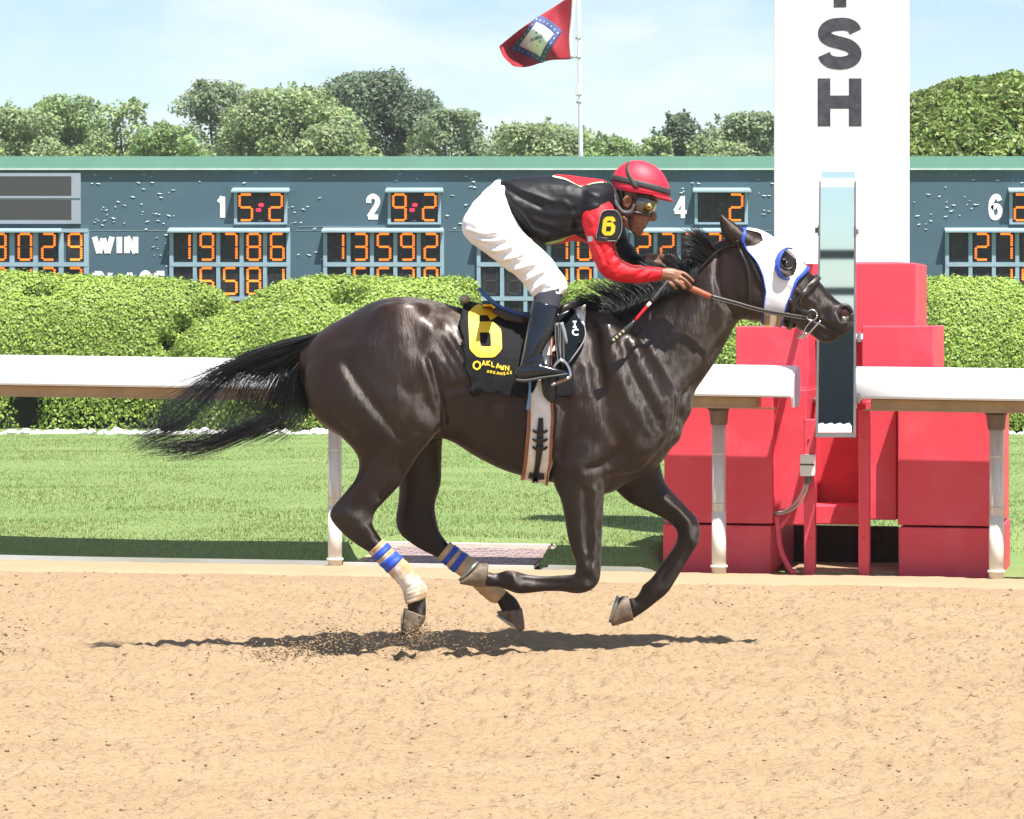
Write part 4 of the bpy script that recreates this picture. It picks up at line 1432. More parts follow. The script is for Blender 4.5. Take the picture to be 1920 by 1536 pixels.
hind_far = [
    (640, 700, 835, 700, .13, .12), (680, 780, 833, 780, .14, .11), (722, 850, 829, 852, .14, .09), (746, 905, 827, 903, .14, .068),
    (747, 940, 816, 944, .14, .053), (742, 975, 817, 966, .14, .047), (751, 1002, 823, 994, .14, .041), (785, 1028, 833, 1010, .14, .034),
    (822, 1047, 844, 1022, .14, .031), (851, 1070, 873, 1040, .14, .030), (873, 1085, 897, 1058, .14, .030), (901, 1110, 923, 1085, .14, .033),
    (930, 1128, 947, 1106, .14, .035), (938, 1141, 967, 1122, .14, .031), (944, 1150, 977, 1139, .14, .034)]
fore_near = [
    (1036, 830, 1150, 830, -.14, .085), (1034, 875, 1140, 880, -.145, .085), (1037, 908, 1136, 908, -.145, .076), (1050, 935, 1134, 932, -.145, .066),
    (1057, 965, 1131, 962, -.145, .055), (1064, 1006, 1129, 1000, -.145, .045), (1072, 1034, 1128, 1034, -.145, .040), (1079, 1054, 1127, 1064, -.145, .041),
    (1079, 1070, 1123, 1090, -.145, .041), (1078, 1076, 1107, 1107, -.145, .039), (1066, 1078, 1082, 1113, -.145, .035), (1046, 1079, 1053, 1109, -.145, .029),
    (1017, 1080, 1021, 1109, -.145, .026), (988, 1077, 993, 1112, -.145, .030), (966, 1071, 971, 1113, -.145, .034), (949, 1070, 953, 1107, -.145, .032),
    (931, 1075, 936, 1101, -.145, .028), (913, 1072, 913, 1100, -.145, .033)]
fore_far = [
    (1130, 840, 1235, 850, .12, .09), (1140, 900, 1243, 888, .135, .076), (1172, 937, 1252, 911, .14, .065), (1202, 953, 1269, 930, .14, .057),
    (1236, 968, 1290, 953, .14, .049), (1259, 983, 1307, 972, .14, .045), (1269, 998, 1312, 991, .14, .043), (1268, 1015, 1310, 1015, .14, .042),
    (1258, 1033, 1299, 1035, .14, .035), (1240, 1058, 1282, 1063, .14, .029), (1222, 1083, 1266, 1090, .14, .028), (1205, 1098, 1251, 1112, .14, .033),
    (1201, 1107, 1232, 1128, .14, .031), (1192, 1120, 1209, 1146, .14, .028), (1180, 1122, 1188, 1160, .14, .033)]
dock = [(612, 622, 605, 668, 0, .04), (585, 632, 580, 664, 0, .032), (555, 645, 552, 668, 0, .024), (520, 662, 518, 678, 0, .014)]

parts = [loft(torso, 40, 5, 2.15), loft(neck, 36, 5, 2.1, tn=0.35), loft(head, 36, 5, 2.5), loft(lowlip, 20, 4), loft(dock, 16, 4)]
for st in (hind_near, hind_far, fore_near, fore_far):
    parts.append(loft(st, 26, 4, 2.1))
# shoulder and haunch masses on both sides
for s in (-1, 1):
    parts.append(loft([(1105, 600, 1150, 590, s * .10, .06), (1095, 690, 1215, 660, s * .135, .085), (1085, 770, 1262, 740, s * .145, .09),
                       (1060, 830, 1255, 815, s * .14, .085), (1040, 880, 1205, 880, s * .13, .075)], 24, 4))
    parts.append(loft([(700, 580, 800, 575, s * .13, .07), (640, 650, 835, 640, s * .16, .105), (610, 720, 832, 715, s * .165, .11)], 24, 4))
# coffin ends that carry the ears
for s in (-1, 1):
    yy = s * .055
    parts.append(loft([(1429, 443, 1414, 459, yy, .016), (1412, 436, 1398, 465, yy * 1.05, .028), (1394, 430, 1374, 460, yy * 1.1, .028),
                       (1376, 416, 1356, 448, yy * 1.15, .022), (1362, 407, 1350, 430, yy * 1.2, .015), (1353, 401, 1348, 410, yy * 1.2, .006)], 14, 3))

HV, HQ = union(parts, 0.0072, 2)
HP = to_px(HV)
# melt the seams where legs, neck and shoulder meet the trunk
wg = np.zeros(len(HV))
for line, rad in (([(1090, 600), (1150, 720), (1200, 840)], 75), ([(1040, 830), (1140, 870)], 55), ([(1230, 700), (1290, 760), (1250, 850)], 45),
                  ([(640, 640), (730, 600), (830, 650), (835, 760), (820, 810)], 45), ([(600, 680), (640, 780)], 45), ([(700, 700), (760, 740)], 80),
                  ([(1345, 470), (1375, 590)], 32), ([(1130, 900), (1240, 880)], 40), ([(830, 800), (800, 860)], 30), ([(1060, 900), (1130, 910)], 26),
                  ([(590, 630), (615, 650)], 22), ([(1395, 452), (1430, 455)], 14), ([(1000, 600), (1130, 570)], 40), ([(1510, 600), (1530, 612)], 10)):
    wg = np.maximum(wg, np.clip(1.6 * np.exp(-(dist_line(HP, line) / rad) ** 2), 0, 1))
HV = relax(HV, HQ, 26, wg)
strokes = [
    # haunch and thigh
    ([(650, 684), (678, 728), (714, 776), (752, 820)], 10, -.013), ([(612, 700), (648, 758), (688, 806)], 30, .008), ([(742, 700), (775, 758), (800, 800)], 30, .012),
    ([(718, 640), (735, 690), (742, 720)], 22, -.006), ([(578, 735), (600, 780), (640, 812), (668, 842)], 9, .007), ([(598, 735), (624, 780), (660, 812)], 7, -.007),
    ([(806, 672), (823, 735), (834, 792)], 6, -.013), ([(796, 690), (809, 738), (819, 785)], 10, .010), ([(798, 612), (806, 618)], 18, .012), ([(826, 646), (836, 662)], 14, -.008),
    ([(775, 610), (785, 650)], 16, -.005), ([(795, 790), (812, 812)], 16, .008), ([(838, 748), (868, 736), (900, 728)], 6, .006), ([(845, 712), (880, 703)], 6, .004),
    ([(842, 730), (890, 716)], 5, -.004), ([(845, 772), (890, 764)], 7, -.004), ([(832, 800), (850, 788), (885, 776)], 9, .007), ([(660, 600), (720, 580), (770, 585)], 26, .006),
    ([(757, 832), (785, 820), (800, 836)], 9, .005), ([(700, 850), (735, 836)], 14, -.004),
    ([(868, 790), (905, 840)], 10, .002), ([(900, 770), (935, 845)], 10, .0022), ([(930, 765), (960, 850)], 10, .0022), ([(958, 765), (980, 855)], 9, .002), ([(840, 820), (880, 850), (930, 873)], 9, .006),
    # shoulder, arm and chest
    ([(1112, 640), (1118, 700), (1140, 760)], 14, -.008), ([(1140, 620), (1152, 690), (1180, 750), (1215, 800)], 14, .012),
    ([(1168, 640), (1186, 700), (1210, 745)], 9, -.009), ([(1195, 640), (1215, 700), (1240, 750)], 14, .010), ([(1090, 740), (1115, 800), (1110, 850)], 26, .014),
    ([(1140, 790), (1165, 840), (1150, 870)], 11, -.010), ([(1175, 800), (1200, 840)], 22, .012), ([(1055, 700), (1060, 770), (1050, 850)], 10, -.012),
    ([(1060, 872), (1090, 878)], 14, .012), ([(1100, 880), (1135, 868), (1150, 850)], 8, -.012), ([(1240, 790), (1225, 850), (1180, 885)], 10, -.010),
    ([(1270, 740), (1255, 800), (1235, 850), (1195, 888)], 7, .008), ([(1285, 735), (1268, 800), (1245, 845)], 5, -.009),
    ([(1100, 690), (1105, 740)], 9, .007), ([(1126, 690), (1133, 735)], 7, -.006), ([(1230, 820), (1215, 860)], 12, .008),
    ([(1220, 770), (1228, 800)], 9, -.008),
    # neck
    ([(1378, 610), (1345, 650), (1310, 700), (1280, 745)], 7, -.008), ([(1362, 620), (1330, 660), (1295, 700), (1262, 740)], 11, .006),
    ([(1240, 560), (1200, 610), (1185, 660)], 24, .005), ([(1290, 560), (1260, 610), (1235, 650)], 18, -.004), ([(1330, 540), (1300, 590), (1275, 640)], 18, .003),
    # head
    ([(1346, 478), (1343, 520), (1355, 560), (1380, 590)], 6, -.010), ([(1375, 500), (1385, 540), (1395, 570)], 26, .010),
    ([(1478, 530), (1505, 552), (1528, 566)], 6, .007), ([(1500, 575), (1528, 590), (1545, 590)], 7, -.006), ([(1518, 540), (1540, 560)], 6, -.004),
    ([(1530, 600), (1552, 612), (1575, 624), (1586, 627)], 2.6, -.014), ([(1524, 597), (1530, 601)], 3, -.008), ([(1560, 600), (1572, 612)], 7, .006),
    ([(1581, 588)], 7, -.016), ([(1569, 592), (1574, 604), (1586, 605)], 4, .007), ([(1572, 577), (1584, 573), (1594, 581)], 3.5, .006),
    ([(1463, 482), (1476, 488)], 6, .006), ([(1455, 500), (1470, 512), (1482, 512)], 5, .004), ([(1460, 494), (1474, 500)], 5, -.006),
    # near hind limb below the stifle
    ([(720, 850), (705, 890), (672, 925)], 9, .007, -.4, 0), ([(690, 868), (676, 900), (640, 940)], 6, -.006, -.4, 0), ([(640, 962), (668, 972)], 9, .006, -.4, 0),
    ([(690, 990), (700, 1000)], 7, .005, -.4, 0), ([(650, 985), (680, 1010)], 5, -.004, -.4, 0), ([(755, 860), (740, 900), (715, 935)], 6, -.005, -.4, 0),
    # near fore
    ([(1095, 920), (1100, 980), (1102, 1030)], 6, -.008, -.4, 0), ([(1116, 920), (1117, 990), (1113, 1040)], 7, .007, -.4, 0), ([(1072, 925), (1082, 990), (1092, 1040)], 8, .006, -.4, 0),
    ([(1125, 940), (1122, 1000)], 3.5, -.005, -.4, 0), ([(1090, 1055), (1102, 1070), (1112, 1066)], 7, .006, -.4, 0), ([(1100, 1083), (1108, 1090)], 8, -.005, -.4, 0),
    ([(980, 1087), (1040, 1092), (1070, 1092)], 4, -.005, -.4, 0), ([(975, 1100), (1040, 1103)], 4, .004, -.4, 0), ([(962, 1085), (966, 1098)], 7, .006, -.4, 0),
    # far fore
    ([(1215, 940), (1250, 960), (1275, 985)], 7, -.006, 0, .4), ([(1235, 930), (1270, 955), (1292, 980)], 7, .006, 0, .4), ([(1288, 990), (1293, 1010)], 8, .006, 0, .4),
    ([(1278, 1003), (1280, 1014)], 5, -.006, 0, .4), ([(1270, 1040), (1240, 1085)], 4, -.004, 0, .4),
    # far hind
    ([(770, 985), (800, 1010)], 6, -.004, 0, .4), ([(800, 975), (815, 990)], 8, .005, 0, .4)]
HV = sculpt(HV, HQ, [(s_[0], s_[1] * 1.15, s_[2] * 1.0, *s_[3:]) for s_ in strokes])
# veins, folds and the unevenness of living skin
HP = to_px(HV)
HN = normals(HV, HQ)
un = vnoise(HP[:, 0] / 34.0, HP[:, 1] / 46.0, 3) * .0016 + vnoise(HP[:, 0] / 13.0 + 40, HP[:, 1] / 19.0 + HP[:, 0] / 40, 4) * .0008
cr = np.exp(-(np.linalg.norm((HP - np.array([1205, 660])) / np.array([95, 110]), axis=1)) ** 2)
un += cr * (vnoise(HP[:, 0] / 7.0 + HP[:, 1] / 14, HP[:, 1] / 16.0, 9) * .0020)
fl = np.exp(-(np.linalg.norm((HP - np.array([858, 665])) / np.array([38, 45]), axis=1)) ** 2)
un += fl * np.sin((HP[:, 0] * 0.75 - HP[:, 1] * 0.45) / 2.0) * .0016
HV = HV + HN * (un * np.clip(np.abs(HN[:, 1]) * 1.5, 0, 1))[:, None]
HV = smooth(HV, HQ, 1)
HB = bvh_of(HV, HQ)

horse = thing('race_horse', 'dark bay racehorse galloping to the right with a white hood and black tail streaming', 'horse', (-0.1, 0, 0))
body = obj('body', HV, HQ, M_COAT, horse, True)
# where sweat has soaked the coat: neck, shoulder, flank and arm
HP = to_px(HV)
wet = np.zeros(len(HV))
for (x_, y_), rx, ry in (((1230, 650), 120, 130), ((1170, 760), 110, 110), ((1320, 560), 70, 90), ((850, 680), 60, 60), ((745, 720), 120, 130), ((690, 620), 90, 50), ((1110, 960), 50, 120), ((1500, 580), 80, 60), ((640, 970), 40, 40)):
    wet = np.maximum(wet, np.exp(-(((HP[:, 0] - x_) / rx) ** 2 + ((HP[:, 1] - y_) / ry) ** 2)))
# a bay's black points: lower legs, muzzle
pts_ = 1 - .62 * np.clip((HP[:, 1] - 880) / 90, 0, 1)
pts_ *= 1 - .5 * np.clip((HP[:, 0] - 1535) / 25, 0, 1)
tone_attr(body.data, np.repeat(pts_[:, None], 3, 1))
at_ = body.data.attributes.new('wet', 'FLOAT', 'POINT')
at_.data.foreach_set('value', wet.astype(np.float32))
n_, l_ = M_COAT.node_tree.nodes, M_COAT.node_tree.links
pb_ = [q for q in n_ if q.type == 'BSDF_PRINCIPLED'][0]
a_ = n_.new('ShaderNodeAttribute')
a_.attribute_name = 'wet'
tc_ = [q for q in n_ if q.type == 'TEX_COORD'][0]
def noise_(scale, stretch, detail, rough=.5):
    mp_ = n_.new('ShaderNodeMapping')
    mp_.inputs['Scale'].default_value = stretch
    mp_.inputs['Rotation'].default_value = (0, math.radians(18), 0)
    nz_ = n_.new('ShaderNodeTexNoise')
    nz_.inputs['Scale'].default_value, nz_.inputs['Detail'].default_value, nz_.inputs['Roughness'].default_value = scale, detail, rough
    l_.new(tc_.outputs['Object'], mp_.inputs['Vector'])
    l_.new(mp_.outputs[0], nz_.inputs['Vector'])
    return nz_.outputs['Fac']
def math_(op, a, b):
    m_ = n_.new('ShaderNodeMath')
    m_.operation = op
    for k_, v_ in enumerate((a, b)):
        if isinstance(v_, float):
            m_.inputs[k_].default_value = v_
        else:
            l_.new(v_, m_.inputs[k_])
    return m_.outputs[0]
def range_(src, a, b, c, d):
    m_ = n_.new('ShaderNodeMapRange')
    for k_, v_ in zip(('From Min', 'From Max', 'To Min', 'To Max'), (a, b, c, d)):
        m_.inputs[k_].default_value = v_
    l_.new(src, m_.inputs['Value'])
    return m_.outputs[0]
patchy = math_('MULTIPLY', a_.outputs['Fac'], range_(noise_(9.0, (1, 1, .5), 3), .3, .7, .35, 1.0))
l_.new(range_(patchy, 0.0, 1.0, .04, .55), pb_.inputs['Coat Weight'])
pb_.inputs['Coat Roughness'].default_value = .20
l_.new(range_(patchy, 0.0, 1.0, .52, .42), pb_.inputs['Roughness'])
pb_.inputs['Sheen Weight'].default_value = .03
pb_.inputs['Sheen Roughness'].default_value = .45
fine = noise_(230.0, (1, 1, .3), 2)
streak = noise_(62.0, (1, 1, .22), 4, .6)
hgt = math_('ADD', math_('MULTIPLY', fine, .12), math_('MULTIPLY', streak, range_(patchy, 0.0, 1.0, .10, 1.0)))
bp_ = n_.new('ShaderNodeBump')
bp_.inputs['Strength'].default_value, bp_.inputs['Distance'].default_value = 1.0, .0042
l_.new(hgt, bp_.inputs['Height'])
l_.new(bp_.outputs[0], pb_.inputs['Normal'])
# the hair lies back and down, in tousled locks where it is wet: light glides off across it
ge_ = n_.new('ShaderNodeNewGeometry')
nc_ = n_.new('ShaderNodeTexNoise')
nc_.inputs['Scale'].default_value, nc_.inputs['Detail'].default_value = 17.0, 4
l_.new(tc_.outputs['Object'], nc_.inputs['Vector'])
def vec_(op, a, b):
    m_ = n_.new('ShaderNodeVectorMath')
    m_.operation = op
    for k_, v_ in enumerate((a, b)):
        if isinstance(v_, tuple):
            m_.inputs[k_].default_value = v_
        elif v_ is not None:
            l_.new(v_, m_.inputs[k_])
    return m_.outputs[0]
lay = vec_('ADD', vec_('MULTIPLY', vec_('SUBTRACT', nc_.outputs['Color'], (.5, .5, .5)), (1.1, 1.1, 1.1)), (-.93, 0.0, -.30))
tg_ = vec_('NORMALIZE', vec_('CROSS_PRODUCT', lay, ge_.outputs['Normal']), None)
l_.new(tg_, pb_.inputs['Tangent'])
pb_.inputs['Anisotropic'].default_value = .85
pb_.inputs['Specular Tint'].default_value = (1.0, .89, .83, 1)

def hoof(st, sole):
    o = obj('hoof', *loft(st, 22, 3, 2.2, dome=0.12), M_HOOF, horse, True)
    V, Fc = loft(sole, 18, 2, 2.2, dome=0.05)
    obj('horseshoe', V, Fc, mat('worn_steel', (0.35, 0.34, 0.33), 0.35, metal=0.9), o, True)
hoof([(757, 1141, 799, 1156, -.155, .040), (755, 1158, 795, 1166, -.155, .046), (754, 1176, 786, 1180, -.155, .049), (754, 1191, 774, 1194, -.155, .042)],
     [(753, 1146, 754, 1160, -.155, .03), (751, 1172, 754, 1194, -.155, .044)])
hoof([(931, 1148, 979, 1141, .14, .042), (938, 1158, 981, 1152, .14, .048), (955, 1172, 983, 1166, .14, .050), (974, 1183, 984, 1178, .14, .043)],
     [(934, 1151, 981, 1181, .14, .048), (931, 1155, 978, 1185, .14, .048)])
hoof([(915, 1057, 909, 1101, -.145, .042), (896, 1058, 889, 1100, -.145, .048), (876, 1075, 874, 1097, -.145, .050), (862, 1090, 863, 1095, -.145, .042)],
     [(898, 1055, 862, 1090, -.145, .049), (895, 1052, 859, 1087, -.145, .049)])
hoof([(1177, 1117, 1187, 1163, .14, .042), (1161, 1121, 1174, 1167, .14, .048), (1150, 1143, 1158, 1172, .14, .050), (1145, 1165, 1148, 1174, .14, .042)],
     [(1161, 1118, 1145, 1168, .14, .049), (1157, 1116, 1141, 1166, .14, .049)])

# eyes and nostrils
for s in (-1, 1):
    hit = front(HB, 1471, 497, 0, back=s > 0)
    e = obj('eye', *ball((hit[0], hit[1] - s * .008, hit[2]), .021, 10), mat('dark_eye', (0.012, 0.008, 0.006), 0.06, coat=0.6, spec=0.8), horse, True)
    ring = []
    for k in range(17):
        a = 2 * math.pi * k / 16
        q = front(HB, 1471 + 11 * math.cos(a), 497 + 8 * math.sin(a) + 3 * math.cos(a), 0, back=s > 0) or hit
        ring.append((q[0], q[1] + s * .001, q[2]))
    obj('eyelid', *tube(ring, .0065, 8, 2), M_COAT, horse, True)
    nh = front(HB, 1582, 588, 0, back=s > 0)
    V, Fc = [], []
    for i in range(5):
        for k in range(18):
            a = 2 * math.pi * k / 18
            r = 1 - i / 4.0
            V.append((nh[0] + .028 * r * math.cos(a), nh[1] - s * (.001 - .010 * (1 - r ** 2)) , nh[2] + .031 * r * math.sin(a)))
    Fc = grid_faces(5, 18, True)
    obj('nostril', V, Fc, mat('inner_nostril', (0.045, 0.006, 0.007), 0.4, scale=30, var=0.3), horse, True)
    rim = [(nh[0] + .033 * math.cos(a), nh[1] + s * .002, nh[2] + .036 * math.sin(a)) for a in np.linspace(0, 2 * math.pi, 19)]
    obj('nostril_rim', *tube(rim, [.0075 + .003 * math.sin(a) for a in np.linspace(0, 2 * math.pi, 19)], 8), mat('muzzle_skin', (0.022, 0.019, 0.019), 0.5, scale=60, var=0.3), horse, True)

def hair(name, guides, n, r, seglen, jitter, ypos, parent, material, seed, spread=0.05, curl=4.0, bias=1.0):
    """locks of hair: every hair runs between two neighbouring guide curves (px, py, Y)"""
    rg = np.random.default_rng(seed)
    G = []
    for g in guides:
        c = catmull(g, 6)
        t = np.linspace(0, 1, seglen)
        s = np.linspace(0, 1, len(c))
        G.append(np.stack([np.interp(t, s, c[:, k]) for k in range(3)], 1))
    G = np.array(G)
    V, Fc = [], []
    base = 0
    for h in range(n):
        # hairs gather into locks
        u = rg.uniform(0, 1) ** bias * (len(G) - 1)
        lock = round(u * 4) / 4.0
        u = np.clip(u * 0.72 + lock * 0.28 + rg.normal(0, .03), 0, len(G) - 1.001)
        i = int(u)
        f = u - i
        P = G[i] * (1 - f) + G[i + 1] * f
        L = rg.uniform(0.55, 1.12)
        t = np.linspace(0, 1, seglen)
        P = np.stack([np.interp(t * L, t, P[:, k]) for k in range(3)], 1)
        ph, am = rg.uniform(0, 6.28), rg.normal(0, 1)
        grow = t ** 1.3
        P[:, 0] += grow * (rg.normal(0, jitter) + curl * am * np.sin(ph + t * rg.uniform(3, 7)))
        P[:, 1] += grow * (rg.normal(0, jitter * .8) + curl * .8 * am * np.cos(ph + t * rg.uniform(3, 7)))
        P[:, 2] += rg.normal(0, spread) * (0.35 + 0.65 * t) + ypos
        X = np.array([W(*p) for p in P])
        rr = r * rg.uniform(.6, 1.3) * (1 - 0.82 * t ** 1.5)
        for k in range(seglen):
            for a in range(3):
                an = 2.094 * a + ph
                V.append((X[k, 0] + rr[k] * math.cos(an) * .7, X[k, 1] + rr[k] * math.sin(an), X[k, 2] + rr[k] * math.sin(an + .9)))
        for k in range(seglen - 1):
            for a in range(3):
                p, q = base + k * 3 + a, base + k * 3 + (a + 1) % 3
                Fc.append((p, q, q + 3, p + 3))
        base += seglen * 3
    return obj(name, np.array(V), np.array(Fc), material, parent, True)

tail_g = [
    [(605, 622, 0), (560, 634, 0), (510, 655, 0), (455, 668, 0), (400, 680, 0), (345, 690, 0)],
    [(600, 626, 0), (540, 642, 0), (470, 665, 0), (400, 700, 0), (345, 745, 0), (300, 790, 0), (262, 815, 0)],
    [(596, 630, 0), (530, 655, 0), (450, 680, 0), (385, 730, 0), (340, 785, 0), (290, 812, 0), (262, 832, 0)],
    [(590, 638, 0), (520, 670, 0), (450, 690, 0), (400, 745, 0), (345, 800, 0), (300, 828, 0), (280, 845, 0)],
    [(585, 645, 0), (510, 680, 0), (455, 705, 0), (432, 760, 0), (405, 815, 0), (350, 838, 0), (300, 838, 0)],
    [(580, 650, 0), (515, 690, 0), (480, 730, 0), (462, 780, 0), (430, 820, 0), (375, 838, 0), (320, 842, 0)],
    [(578, 655, 0), (530, 700, 0), (512, 745, 0), (490, 790, 0), (440, 820, 0), (385, 842, 0), (345, 850, 0)],
    [(576, 662, 0), (548, 700, 0), (535, 745, 0), (515, 785, 0), (465, 812, 0), (410, 832, 0), (380, 845, 0)],
    [(575, 668, 0), (560, 710, 0), (560, 745, 0), (545, 780, 0), (510, 800, 0), (470, 815, 0), (440, 822, 0)],
    [(574, 675, 0), (572, 710, 0), (580, 745, 0), (575, 780, 0), (555, 805, 0), (530, 822, 0), (515, 835, 0)]]
hair('tail', [[(x_ - 7 * max(0, k_ - 3), y_, z_) for k_, (x_, y_, z_) in enumerate(g_)] for g_ in tail_g[:7]] + tail_g[7:], 1500, .0021, 16, 13, 0.0, horse, M_HAIR, 5, .035, 5.0, .85)
# mane: lifted off the crest, swept back towards the rider
mane_g = []
for (x, y), (dx, dy) in zip([(1102, 590), (1125, 575), (1150, 562), (1180, 548), (1210, 533), (1240, 516), (1270, 498), (1300, 480), (1330, 463), (1355, 450)],
                            [(-14, -32), (-48, -14), (-40, -36), (-38, -30), (-34, -26), (-34, -26), (-18, -46), (-30, -40), (-42, -26), (-38, -8)]):
    mane_g.append([(x + 22, y + 34, -.085), (x + 12, y + 4, -.05), (x + dx * .35, y + dy * .45, -.035), (x + dx, y + dy, -.03)])
hair('mane', mane_g[:7], 1000, .0022, 9, 6, 0.0, horse, M_HAIR, 6, .024, 2.0)
mane_s = []
for x, y in [(1104, 588), (1150, 566), (1200, 542), (1250, 514), (1300, 486), (1345, 460)]:
    mane_s.append([(x + 8, y - 6, -.02), (x + 10, y + 10, -.075), (x + 2, y + 32, -.115), (x - 10, y + 54, -.135)])
hair('mane', mane_s[:5], 900, .0022, 9, 5, 0.0, horse, M_HAIR, 8, .012, 1.5)
tuft = [[(1345, 470, -.02), (1320, 440, -.03), (1300, 415, -.03)], [(1340, 478, -.03), (1305, 450, -.04), (1275, 435, -.03)], [(1325, 490, -.04), (1290, 470, -.06), (1272, 492, -.06)],
        [(1310, 500, -.05), (1285, 490, -.08), (1290, 520, -.08)]]
hair('forelock_tuft', tuft, 330, .0022, 9, 7, 0.0, horse, M_HAIR, 10, .025, 6.0)
# ------------------------------------------------------------------ tack on the horse
M_BLACKCLOTH = mat('black_cloth', (0.006, 0.006, 0.007), 0.8, var=0.3, scale=14, bump=0.0008, bscale=300, spec=.25)
M_YELLOW = mat('yellow_print', (0.80, 0.55, 0.02), 0.55, var=0.08)
M_WHITECLOTH = mat('white_cloth', (0.74, 0.74, 0.76), 0.75, var=0.05, scale=12, bump=0.0006, bscale=260)
M_BLUE = mat('blue_trim', (0.02, 0.075, 0.48), 0.55, var=0.15)
M_LEATHER = mat('dark_leather', (0.020, 0.014, 0.012), 0.38, var=0.35, scale=30, bump=0.0004, bscale=200)
M_TAN = mat('tan_leather', (0.30, 0.105, 0.045), 0.45, var=0.25, scale=40)
M_STEEL = mat('bright_steel', (0.62, 0.62, 0.63), 0.22, var=0.05, metal=1.0)
M_BOOT = mat('polished_boot', (0.006, 0.008, 0.014), 0.16, var=0.3, scale=8, coat=0.2, spec=0.55)
M_TEAL = mat('saddle_panel', (0.004, 0.007, 0.009), 0.85, var=0.25, scale=30, spec=.1)

def off_sheet(G, thick, close, material, name, parent, skip=None, label=None):
    V, Fc = sheet(G, thick, close, skip)
    return obj(name, V, Fc, material, parent, True, label)

# saddle cloth
cloth = thing('saddle_cloth', 'black saddle cloth with a big yellow number 6 behind the rider boot', 'saddle cloth', (-0.05, 0, 1.5))
R = [(874, 556), (868, 580), (871, 637), (872, 680), (880, 712), (882, 736)]
E = [(1092, 580), (1093, 600), (1090, 640), (1076, 684), (1074, 712), (1072, 740)]
G = wrap(HB, R, E, .26, .012, 40, 150, full=True, t1=1.0)
# open along the belly: keep only the rows over the back and flanks, hem hanging in soft scallops
ths = np.linspace(-math.pi, math.pi, 121)
G = np.zeros((44, 121, 3))
Rc, Ec = catmull(R, 8), catmull(E, 8)
for i in range(44):
    s = i / 43
    hem = 1.0 + .022 * math.sin(i * .95) + .03 * math.sin(i * .37 + 1)
    for j, th in enumerate(ths):
        t = abs(th) / math.pi
        k = min(t * hem, 1.06) * (len(Rc) - 1)
        k0 = min(int(k), len(Rc) - 2)
        q = (Rc[k0] * (1 - (k - k0)) + Rc[k0 + 1] * (k - k0)) * (1 - s) + (Ec[k0] * (1 - (k - k0)) + Ec[k0 + 1] * (k - k0)) * s
        p = Vector(W(q[0], q[1], 0))
        p.y = math.copysign(.30 * min(1, t / .22), th)
        loc, nrm, _, _ = HB.find_nearest(p)
        fl = .012 + .030 * math.exp(-(t / .16) ** 2) * (1 - .6 * s) + .010 * max(0, t - .55) * (1 + math.sin(i * .8 + t * 7)) + .007 * math.sin(i * .5 + t * 9) * max(0, t - .3)
        G[i, j] = loc + nrm * max(.008, fl)
off_sheet(G, .004, False, M_BLACKCLOTH, 'cloth', cloth)
V, Fc = sheet(G, .004, False)
CB = BVHTree.FromPolygons([tuple(p) for p in V], Fc)
def on_cloth(px, py):
    q = front(CB, px, py, .004) or front(HB, px, py, .02)
    return q if q else W(px, py, -.3)
six = [[(937, 580), (925, 571), (899, 571), (892, 580), (897, 648), (906, 658), (921, 656), (934, 645), (933, 622), (924, 604), (912, 599), (898, 604)]]
def thick_six(cx, cy, w, h, sw):
    """blocky numeral 6 as pixel strokes"""
    x0, x1, y0, y1 = cx - w / 2, cx + w / 2, cy - h / 2, cy + h / 2
    c = w * .22
    return [[(x1, y0 + c + sw * .3), (x1 - c, y0), (x0 + c, y0), (x0, y0 + c), (x0, y1 - c), (x0 + c, y1), (x1 - c, y1), (x1, y1 - c),
             (x1, cy + c * .2), (x1 - c, cy - c * .8), (x0 + 1, cy - c * .8)]]
def skew(lines):
    return [[(x + (y - 615) * .05, y) for x, y in ln] for ln in lines]
obj('number', *stroke_px(skew(thick_six(910, 620, 40, 78, 18)), 20, on_cloth), M_YELLOW, cloth)
def small_letters(word, pts, h, w, sw, surf):
    gl = {'O': [[(.5, 0), (.1, .2), (0, .5), (.1, .8), (.5, 1), (.9, .8), (1, .5), (.9, .2), (.5, 0)]], 'A': [[(0, 1), (.5, 0), (1, 1)], [(.2, .65), (.8, .65)]],
          'K': [[(0, 0), (0, 1)], [(.9, 0), (0, .55), (.9, 1)]], 'L': [[(0, 0), (0, 1), (.8, 1)]], 'W': [[(0, 0), (.25, 1), (.5, .3), (.75, 1), (1, 0)]],
          'N': [[(0, 1), (0, 0), (1, 1), (1, 0)]], 'R': [[(0, 1), (0, 0), (.8, .1), (.8, .4), (0, .5), (.9, 1)]], 'S': [[(.9, .1), (.3, 0), (.05, .25), (.9, .7), (.7, 1), (0, .9)]],
          'I': [[(.5, 0), (.5, 1)], [(.2, 0), (.8, 0)], [(.2, 1), (.8, 1)]], 'C': [[(.9, .15), (.5, 0), (.1, .2), (0, .5), (.1, .8), (.5, 1), (.9, .85)]]}
    out = []
    for ch, (x, y) in zip(word, pts):
        for ln in gl[ch]:
            out.append([(x + a * w, y + b * h) for a, b in ln])
    return stroke_px(out, sw, surf, step=2.0)
obj('lettering', *merge([small_letters('O', [(889, 676)], 15, 13, 3.0, on_cloth),
                         small_letters('AKLAWN', [(905, 675), (914, 675), (923, 677), (931, 680), (939, 683), (948, 684)], 9, 6.2, 1.9, on_cloth),
                         small_letters('ARKANSAS', [(914, 692), (920, 693), (926, 694), (932, 695), (938, 696), (944, 696), (950, 695), (956, 694)], 5, 3.8, 1.2, on_cloth)]), M_YELLOW, cloth)
roll = [W(868 + k * .4, 566 - abs(k - 4) * 1.2, (k - 4) * .03) for k in range(9)]
